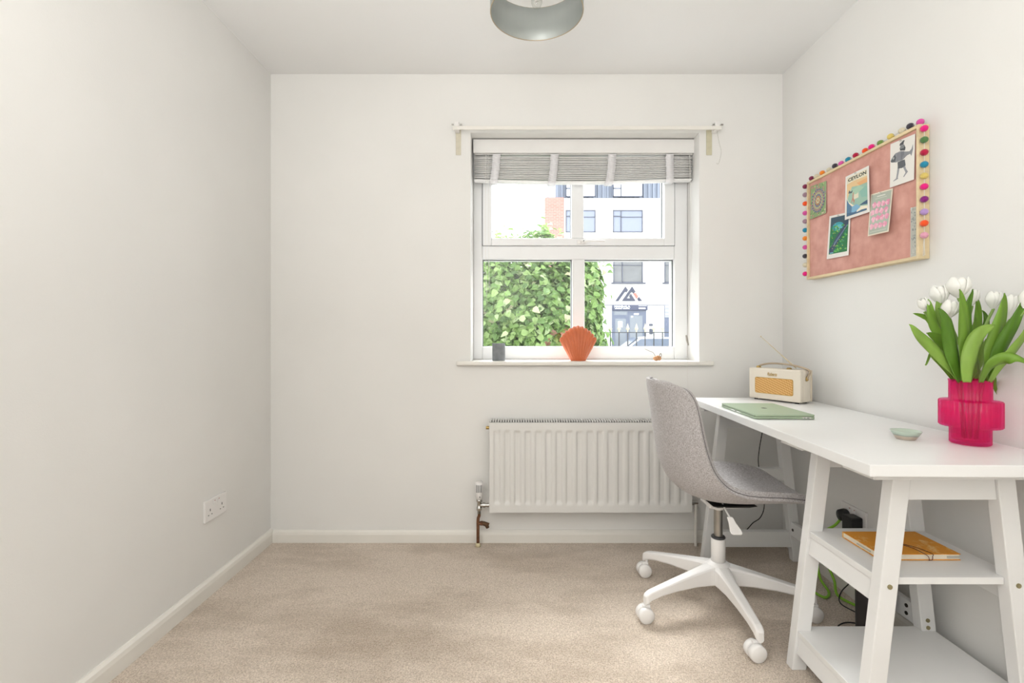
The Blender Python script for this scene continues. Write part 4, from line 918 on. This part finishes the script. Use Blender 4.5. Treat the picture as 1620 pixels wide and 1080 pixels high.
# scallop shell vase
c = at(914.5, 571, 2.565); c.z = SZ
sv = thing('shell_vase', c, 'terracotta scallop shell vase standing at the middle of the window sill', 'vase')
TER = mat('terracotta_glaze', '#cf6f45', .45, var=.05, vscale=20)
nr = 11
def hw_(t): # half width at height t (0..1)
    return .0335+.0625*min(1, t/.62)**1.05
def shellp(side):
    def fn(u, v):
        # fan: u angle across, v from hinge/base to rim
        a = (u*2-1); th = a*math.radians(29); oz = -.068
        sc_ = abs(math.sin(nr*PI*u))
        base_r = .068/math.cos(th)
        rim = .2505-.049*abs(a)**1.5+.0045*sc_-.0045
        r = base_r+(rim-base_r)*v
        x = r*math.sin(th); z = oz+r*math.cos(th)
        bulge = .036*math.sin((v*.82+.18)*PI)**.6*(1-abs(a)**3*.85)+.004
        rb = .0046*sc_*(.35+.65*v)
        return (c.x+x, c.y+side*(-(bulge+rb)), c.z+z)
    return fn
m = MB(); m.grid(shellp(1), nr*8, 20); m.grid(shellp(-1), nr*8, 20)
# close the edges between the two halves
fa, fb = shellp(1), shellp(-1); NU = nr*8
E = [(0, j/20) for j in range(20, 0, -1)]+[(0, 0)]+[(i/NU, 0) for i in range(1, NU+1)]+[(1, j/20) for j in range(1, 21)]
vs = []; fs = []
for i, (u, v) in enumerate(E):
    vs += [fa(u, v), fb(u, v)]
    if i: fs.append((2*i-2, 2*i-1, 2*i+1, 2*i))
m.add(vs, fs, 0, True)
m.grid(lambda u, v: (lambda A, B: A.lerp(B, v)-Vector((0, 0, .004*(1-(2*v-1)**2))))(Vector(fa(u, 1)), Vector(fb(u, 1))), NU, 4)
obj('shell_body', m, TER, sv)
# twig ornament
c = at(1040, 571, 2.56); c.z = SZ
tw = thing('dried_ornament', c, 'tiny brown dried seed pod with a thin twig on the window sill', 'ornament')
BRN = mat('dried_brown', '#b98a64', .8, var=.3, vscale=120, bump=.5, bscale=200)
m = MB(); m.ball(c+Vector((-.006, 0, .012)), .012, 8, sc=(1.4, .9, 1)); m.ball(c+Vector((.010, 0, .013)), .011, 8, sc=(1, .9, 1.1)); m.ball(c+Vector((.002, -.003, .022)), .007, 7, sc=(1.3, .9, .8)); obj('seed_pod', m, BRN, tw)
m = MB(); m.tube(spline([c+Vector((-.010, 0, .022)), c+Vector((-.022, 0, .042)), c+Vector((-.045, -.004, .052)), c+Vector((-.066, -.006, .062))], 5), .0012, 6); m.tube(spline([c+Vector((.008, 0, .022)), c+Vector((.016, 0, .038)), c+Vector((.021, 0, .030)), c+Vector((.017, 0, .018))], 5), .002, 6)
obj('twig', m, mat('grey_twig', '#8d8983', .8), tw)

# ------------------------------------------------------------------ outside
GZ = -.45
struct('ground', MB().box((-40, YO+.05, GZ-.2), (60, 60, GZ)), mat('tarmac', '#8c8c8c', .9, var=.1, vscale=1, bump=.3, bscale=30))
FY = 30.0; s_ = F/FY
fx = lambda p: (p-VX)/s_
fz = lambda p: CH-(p-VY)/s_
B_ = thing('apartment_building', (fx(1010), FY, GZ), 'white rendered apartment building with a brick end across the street', 'building')
REND = mat('white_render', '#dcdcda', .9, var=.02, vscale=.5); FRM = mat('window_trim_grey', '#484c5a', .6); PANE = mat('reflecting_pane', '#777e90', .15); PANEL = mat('low_pane', '#626466', .2, var=.15, vscale=3)
CLAD = mat('blue_cladding', '#737a88', .6, var=.1, vscale=3, stretch=(6, 1, .05))
def fb_(m, x0, x1, y0, y1, d0=0, d1=-.1, mi=0): m.box((fx(x0), FY+d0, fz(y0)), (fx(x1), FY+d1, fz(y1)), mi)
m = MB(); fb_(m, 892, 1330, 560, 313.5, 0, 9); obj('render_wall', m, REND, B_)
m = MB(); fb_(m, 880, 1330, 313, 150, .3, 9)
for i in range(60): fb_(m, 881+i*7.3, 883.5+i*7.3, 313, 150, .3, .2)
obj('cladding', m, CLAD, B_)
bm_ = bpy.data.materials.new('street_brick'); bm_.use_nodes = True; N = bm_.node_tree.nodes; L = bm_.node_tree.links; br = N.new('ShaderNodeTexBrick'); br.inputs['Scale'].default_value = 1
tc = N.new('ShaderNodeTexCoord'); mp = N.new('ShaderNodeMapping'); mp.inputs['Rotation'].default_value = (PI/2, 0, 0); L.new(tc.outputs['Object'], mp.inputs[0]); L.new(mp.outputs[0], br.inputs[0])
br.inputs[1].default_value = lin('#96675c'); br.inputs[2].default_value = lin('#a07268'); br.inputs[3].default_value = lin('#a58d86'); br.inputs['Brick Width'].default_value = .3; br.inputs['Row Height'].default_value = .10; br.inputs['Mortar Size'].default_value = .012
L.new(br.outputs[0], N['Principled BSDF'].inputs['Base Color']); N['Principled BSDF'].inputs['Roughness'].default_value = .9
m = MB(); fb_(m, 862, 892, 560, 313, -.1, 8.9); obj('brick_end', m, bm_, B_)
def bwin(x0, x1, y0, y1, bars, pane=PANE, sill=False, t=1.3):
    m = MB(); fb_(m, x0, x1, y0, y0-t, -.02, -.07); fb_(m, x0, x1, y1+t, y1, -.02, -.07); fb_(m, x0, x0+t, y0, y1, -.02, -.07); fb_(m, x1-t, x1, y0, y1, -.02, -.07)
    for k in bars: fb_(m, *k, -.02, -.07)
    if sill: fb_(m, x0-3, x1+4, y0+2, y0, -.02, -.2)
    o = obj('window', m, FRM, B_); m = MB(); fb_(m, x0+.5, x1-.5, y0-.5, y1+.5, -.005, -.03); obj('pane', m, pane, o)
BRP = mat('bright_pane', '#e6eaf2', .2)
for x0 in (895, 969.5):
    bwin(x0, x0+47, 311.5, 255, [(x0+12, x0+13.5, 311, 255), (x0, x0+13, 299, 297.5)], BRP)
    bwin(x0, x0+47, 367.5, 332.5, [(x0+12, x0+13.6, 367, 333), (x0+12, x0+47, 344, 343), (x0+1, x0+12, 343, 341.5)], PANE)
    bwin(x0+.5, x0+47, 447, 392, [(x0+14, x0+15.5, 447, 392), (x0, x0+47, 420, 419)], PANEL, True)
bwin(1051, 1098, 447, 392, [(1065, 1066.5, 447, 392), (1051, 1098, 420, 419)], PANEL, True)
bwin(1051, 1098, 367.5, 332.5, [(1063, 1064.6, 367, 333)], PANE)
m = MB(); fb_(m, 892, 1330, 483, 482.2, -.0, -.03); fb_(m, 937, 944.5, 560, 490, 0, -.12); obj('string_course', m, FRM, B_)
m = MB(); fb_(m, 1051, 1140, 560, 483, -.0, -.05)
for i in range(8): fb_(m, 1051.5, 1100, 484.5+i*2.4, 483.3+i*2.4, -.05, -.09, 1)
obj('louvre_door', m, [mat('louvre_grey', '#5f6678', .5), BRP], B_)
DG = mat('door_grey', '#596173', .5)
m = MB(); fb_(m, 968, 1022, 560, 490, 0, -.06); dr = obj('entrance_door', m, DG, B_)
m = MB(); fb_(m, 973, 990, 558, 504, -.06, -.065); fb_(m, 996, 1016, 540, 499, -.06, -.065); fb_(m, 971, 992, 498, 492.5, -.06, -.065); objs('door_glass', m, mat('door_pane', '#70777f', .15), dr)
m = MB(); fb_(m, 977.5, 984.5, 517.5, 508, -.067, -.07); fb_(m, 1002.5, 1010, 498, 495.3, -.067, -.07); fb_(m, 998, 1001, 502, 499.7, -.067, -.07); objs('door_notice', m, BRP, dr)
m = MB(); fb_(m, 1026.5, 1032.5, 515.5, 512, 0, -.08); fb_(m, 1027, 1032.5, 528.5, 520, 0, -.08); objs('intercom', m, FRM, B_, bevel=.03)
m = MB(); fb_(m, 968, 1023.5, 490.5, 482.3, -.03, -.16); sg = obj('shop_sign', m, mat('sign_slate', '#3c4158', .5), B_)
m = MB()
for s, x0, x1, y0, y1, bo in (('MANDALA', 971, 996, 486.8, 483.3, .03),):
    a, f = text_polys(s, 1, bo); m.add([(fx(x0+(x1-x0)*u), FY-.175, fz(y0+(y1-y0)*v)) for u, v in a], f)
fb_(m, 1009.5, 1022, 484.3, 483.5, -.16, -.175); fb_(m, 1009.5, 1020, 488.6, 486.8, -.16, -.175); fb_(m, 972, 983, 488.8, 487.9, -.16, -.175); fb_(m, 984.5, 995, 488.8, 487.9, -.16, -.175); obj('sign_lettering', m, BRP, sg, recalc=False)
LG = mat('logo_slate', '#33374a', .6); LR = mat('logo_red', '#d0685c', .6)
def lg(pts): return [(fx(960+x/21.6), fz(445+y/21.6)) for x, y in pts]
m = MB()
for p, c in (([(285, 675), (630, 180), (715, 300), (665, 370), (615, 350), (385, 675)], 0), ([(510, 668), (855, 180), (970, 355), (910, 410), (850, 350), (800, 395), (670, 580), (620, 668)], 0), ([(671, 581), (795, 582), (765, 500), (815, 430), (970, 668), (622, 668)], 0), ([(905, 415), (985, 395), (1060, 510), (1010, 590)], 1), ([(1040, 595), (1090, 535), (1195, 665), (1075, 668)], 0)):
    m.prism(lg(p), FY-.02, FY-.09, c)
obj('wall_logo', m, [LG, LR], B_)

# railing with spear heads
RYY = 6.8
rl = thing('iron_railing', (at(1000, 540, RYY).x, RYY, GZ), 'grey iron railing with cream spear finials beyond the garden', 'railing')
IRON = mat('grey_iron', '#383a3f', .6); SPEAR = mat('cream_paint', '#a9a590', .6)
x0 = at(951.9, 0, RYY).x; sp__ = 13.75*RYY/F; zr = at(0, 525.7, RYY).z
m = MB(); m.box((x0-.12*12, RYY-.006, zr-.006), (x0+.12*14, RYY+.006, zr+.006)); m.box((x0-.12*12, RYY-.006, GZ+.15), (x0+.12*14, RYY+.006, GZ+.17)); obj('top_rail', m, IRON, rl)
for i in range(-3, 12):
    x = x0+i*sp__; b2 = obj('upright', MB().cyl((x, RYY, GZ), (x, RYY, zr+.006), .0085, 8), IRON, rl)
    m = MB(); k = zr+.006
    pr = [(.010, k), (.008, k+.012), (.014, k+.018), (.007, k+.024), (.024, k+.040), (.016, k+.065), (.008, k+.095), (.001, k+.12)]
    m.lathe(pr, (x, RYY, 0), 10, M=Matrix.Diagonal((1.15, .55, 1, 1))); obj('spear_finial', m, SPEAR, b2)

# ivy bush
LV = [mat('ivy_leaf_%d' % i, c, .5) for i, c in enumerate(('#5f8042', '#75954f', '#8ba566', '#4a6934', '#a9bb8c', '#8f6a58', '#b8b593'))]
for lm in LV:
    nt = lm.node_tree; b = nt.nodes['Principled BSDF']; o = nt.nodes['Material Output']; tr = nt.nodes.new('ShaderNodeBsdfTranslucent')
    nt.links.new(b.inputs['Base Color'].links[0].from_socket, tr.inputs[0]); mxs = nt.nodes.new('ShaderNodeMixShader'); mxs.inputs[0].default_value = .35
    nt.links.new(b.outputs[0], mxs.inputs[1]); nt.links.new(tr.outputs[0], mxs.inputs[2]); nt.links.new(mxs.outputs[0], o.inputs[0])
BCc = Vector((.03, 4.9, .86)); br_ = (.80, .70, 1.10)
bs = thing('ivy_bush', (BCc.x, BCc.y, GZ), 'big leafy green bush growing outside the left half of the window', 'bush')
rnd = random.Random(11); m = MB()
def addleaf(m, p, out, sz, mi):
    out = (out+Vector((rnd.uniform(-.6, .6), rnd.uniform(-.5, .3), rnd.uniform(-.1, .9)))).normalized()
    d = Vector((rnd.uniform(-1, 1), rnd.uniform(-.4, .4), rnd.uniform(-1, .2))); d = (d-out*d.dot(out)).normalized(); s = out.cross(d); f = .18*sz
    P = [p-d*sz*.45, p-d*sz*.25+s*sz*.42+out*f, p+d*sz*.15+s*sz*.34+out*f, p+d*sz*.65-out*f*.5, p+d*sz*.15-s*sz*.34+out*f, p-d*sz*.25-s*sz*.42+out*f, p+d*sz*.1]
    m.add(P, [(0, 1, 6), (1, 2, 6), (2, 3, 6), (3, 4, 6), (4, 5, 6), (5, 0, 6)], mi)
def bump_(d): return 1+.07*math.sin(d.x*7+1)+.06*math.sin(d.z*8+d.x*3)+.04*math.sin(d.x*17+d.z*13)
for i in range(15000):
    d = Vector((rnd.gauss(0, 1), rnd.gauss(0, 1), rnd.gauss(0, 1))).normalized()
    if d.y > .45: d.y = -d.y
    if d.y > -.1 and rnd.random() < .5: d.y = -abs(d.y)
    d.normalize()
    e = [abs(c)**.66*(1 if c > 0 else -1) for c in d]; k = bump_(d)*(1-abs(rnd.gauss(0, .07)))
    if rnd.random() < .05: k *= 1.05+rnd.random()*.10
    p = BCc+Vector((e[0]*br_[0]*k, e[1]*br_[1]*k, e[2]*br_[2]*k*(.94 if d.x < .5 else 1)))
    if p.z < GZ+.02: continue
    t = rnd.random(); mi = 0 if t < .28 else 1 if t < .56 else 2 if t < .76 else 3 if t < .90 else 4 if t < .97 else 6
    q = at(VX, VY, 1); pxx = VX+F*p.x/p.y; pyy = VY-F*(p.z-CH)/p.y
    if (p-Vector((.37, 4.25, 1.0))).length < .17 and rnd.random() < .35: mi = 5
    addleaf(m, p, d, rnd.uniform(.045, .075), mi)
for i in range(3500):   # face of the bush towards the window
    u, v = rnd.uniform(-.88, .88), rnd.uniform(-.9, .9); d = Vector((u*.5, -1, v*.5)).normalized()
    k = (1-.30*abs(u)**2.6-.30*abs(v)**2.6)*(1+.09*math.sin(u*6+v*4)+.06*math.sin(v*9-u*3))*rnd.uniform(.90, 1.0)
    t = rnd.random(); mi = 0 if t < .28 else 1 if t < .58 else 2 if t < .80 else 3 if t < .90 else 4
    addleaf(m, BCc+Vector((u*br_[0], -br_[1]*k, v*br_[2])), d, rnd.uniform(.045, .075), mi)
# sprigs on top
for i in range(46):
    x = rnd.uniform(-.30, .46); base = BCc+Vector((x-.05, rnd.uniform(-.4, .2), .90)); hgt = rnd.uniform(.12, .36)*(1.0 if x < .0 or x > .16 else .75)
    for k in range(9):
        addleaf(m, base+Vector((rnd.uniform(-.04, .04)+.1*hgt*k/9, rnd.uniform(-.04, .04), hgt*k/8)), Vector((0, -1, .3)), rnd.uniform(.03, .05), rnd.choice([1, 2, 4, 6, 2]))
obj('foliage', m, LV, bs, recalc=False)
m = MB(); m.ball(BCc, 1.0, 16, sc=(br_[0]*.78, br_[1]*.78, br_[2]*.80)); obj('shade_core', m, mat('shade_core_green', '#2f4a22', .9, var=.4, vscale=18), bs)  # dark ball behind the leaves, coloured as the shade in their gaps
m = MB()
for k in range(5): m.tube(spline([(BCc.x+.05*k-.1, BCc.y, GZ), (BCc.x+.12*(k-2), BCc.y-.05, .1), (BCc.x+.25*(k-2), BCc.y-.1, .8)], 5), [.03]*11, 8)
obj('branches', m, mat('bark', '#6b5745', .9, bump=.5), bs)

# parked cars
def car(cx, cy, label, colr, ang_):
    t = thing('parked_car', (cx, cy, GZ), label, 'car', rz=ang_)
    body = [(-2.1, .32), (-2.12, .62), (-2.0, .84), (-1.15, .95), (-.55, 1.40), (.0, 1.47), (.95, 1.42), (1.65, 1.0), (2.05, .92), (2.12, .6), (2.05, .32)]
    P = mat('car_paint_'+colr.strip('#'), colr, .25, coat=.5)
    m = MB(); nsec = 7; rings = []
    for j in range(nsec):
        v = j/(nsec-1)*2-1
        rings.append([Vector((x*(1-.05*abs(v)**3), v*.86*(1-.16*max(0, (z-.9))/.55*1.0), z-(.05*abs(v)**4 if z > .9 else 0))) for x, z in body])
    n = len(body); vs = [p for r in rings for p in r]; fs = [(j*n+i, j*n+(i+1) % n, (j+1)*n+(i+1) % n, (j+1)*n+i) for j in range(nsec-1) for i in range(n)]+[tuple(range(n)), tuple(range((nsec-1)*n, nsec*n))]
    m.add(vs, fs); obj('car_body', m, P, t, local=True, bevel=.03)
    GLS = mat('car_window', '#566070', .1)
    m = MB(); m.hexa([(-1.16, -.66, .97), (-1.16, .66, .97), (-1.13, .66, .98), (-1.13, -.66, .98), (-.60, -.60, 1.40), (-.60, .60, 1.40), (-.57, .60, 1.39), (-.57, -.60, 1.39)]); obj('windscreen', m, GLS, t, local=True)
    for s in (-1, 1):
        y = s*.845; m = MB(); pr = [(-1.0, .97), (-.5, 1.33), (.85, 1.35), (1.4, 1.02)]
        m.add([(x, s*(.865 if z < 1.1 else .80), z) for x, z in pr]+[(x, s*(.83 if z < 1.1 else .77), z) for x, z in pr], [(0, 1, 2, 3), (7, 6, 5, 4), (0, 4, 5, 1), (1, 5, 6, 2), (2, 6, 7, 3), (3, 7, 4, 0)]); obj('side_window', m, GLS, t, local=True)
        for x in (-1.3, 1.3):
            m = MB(); m.cyl((x, s*.70, .32), (x, s*.88, .32), .32, 24); w_ = obj('wheel', m, DARK, t, local=True); obj('hubcap', MB().cyl((x, s*.87, .32), (x, s*.892, .32), .2, 16), STEEL, w_, local=True)
car(at(1004, 540, 24).x+.6, 24, 'pale parked car across the street by the entrance door, behind the railing', '#c4cad2', .0)
car(at(1075, 540, 21).x+1.3, 19.5, 'second pale car parked further right behind the railing', '#d2d6da', .35)
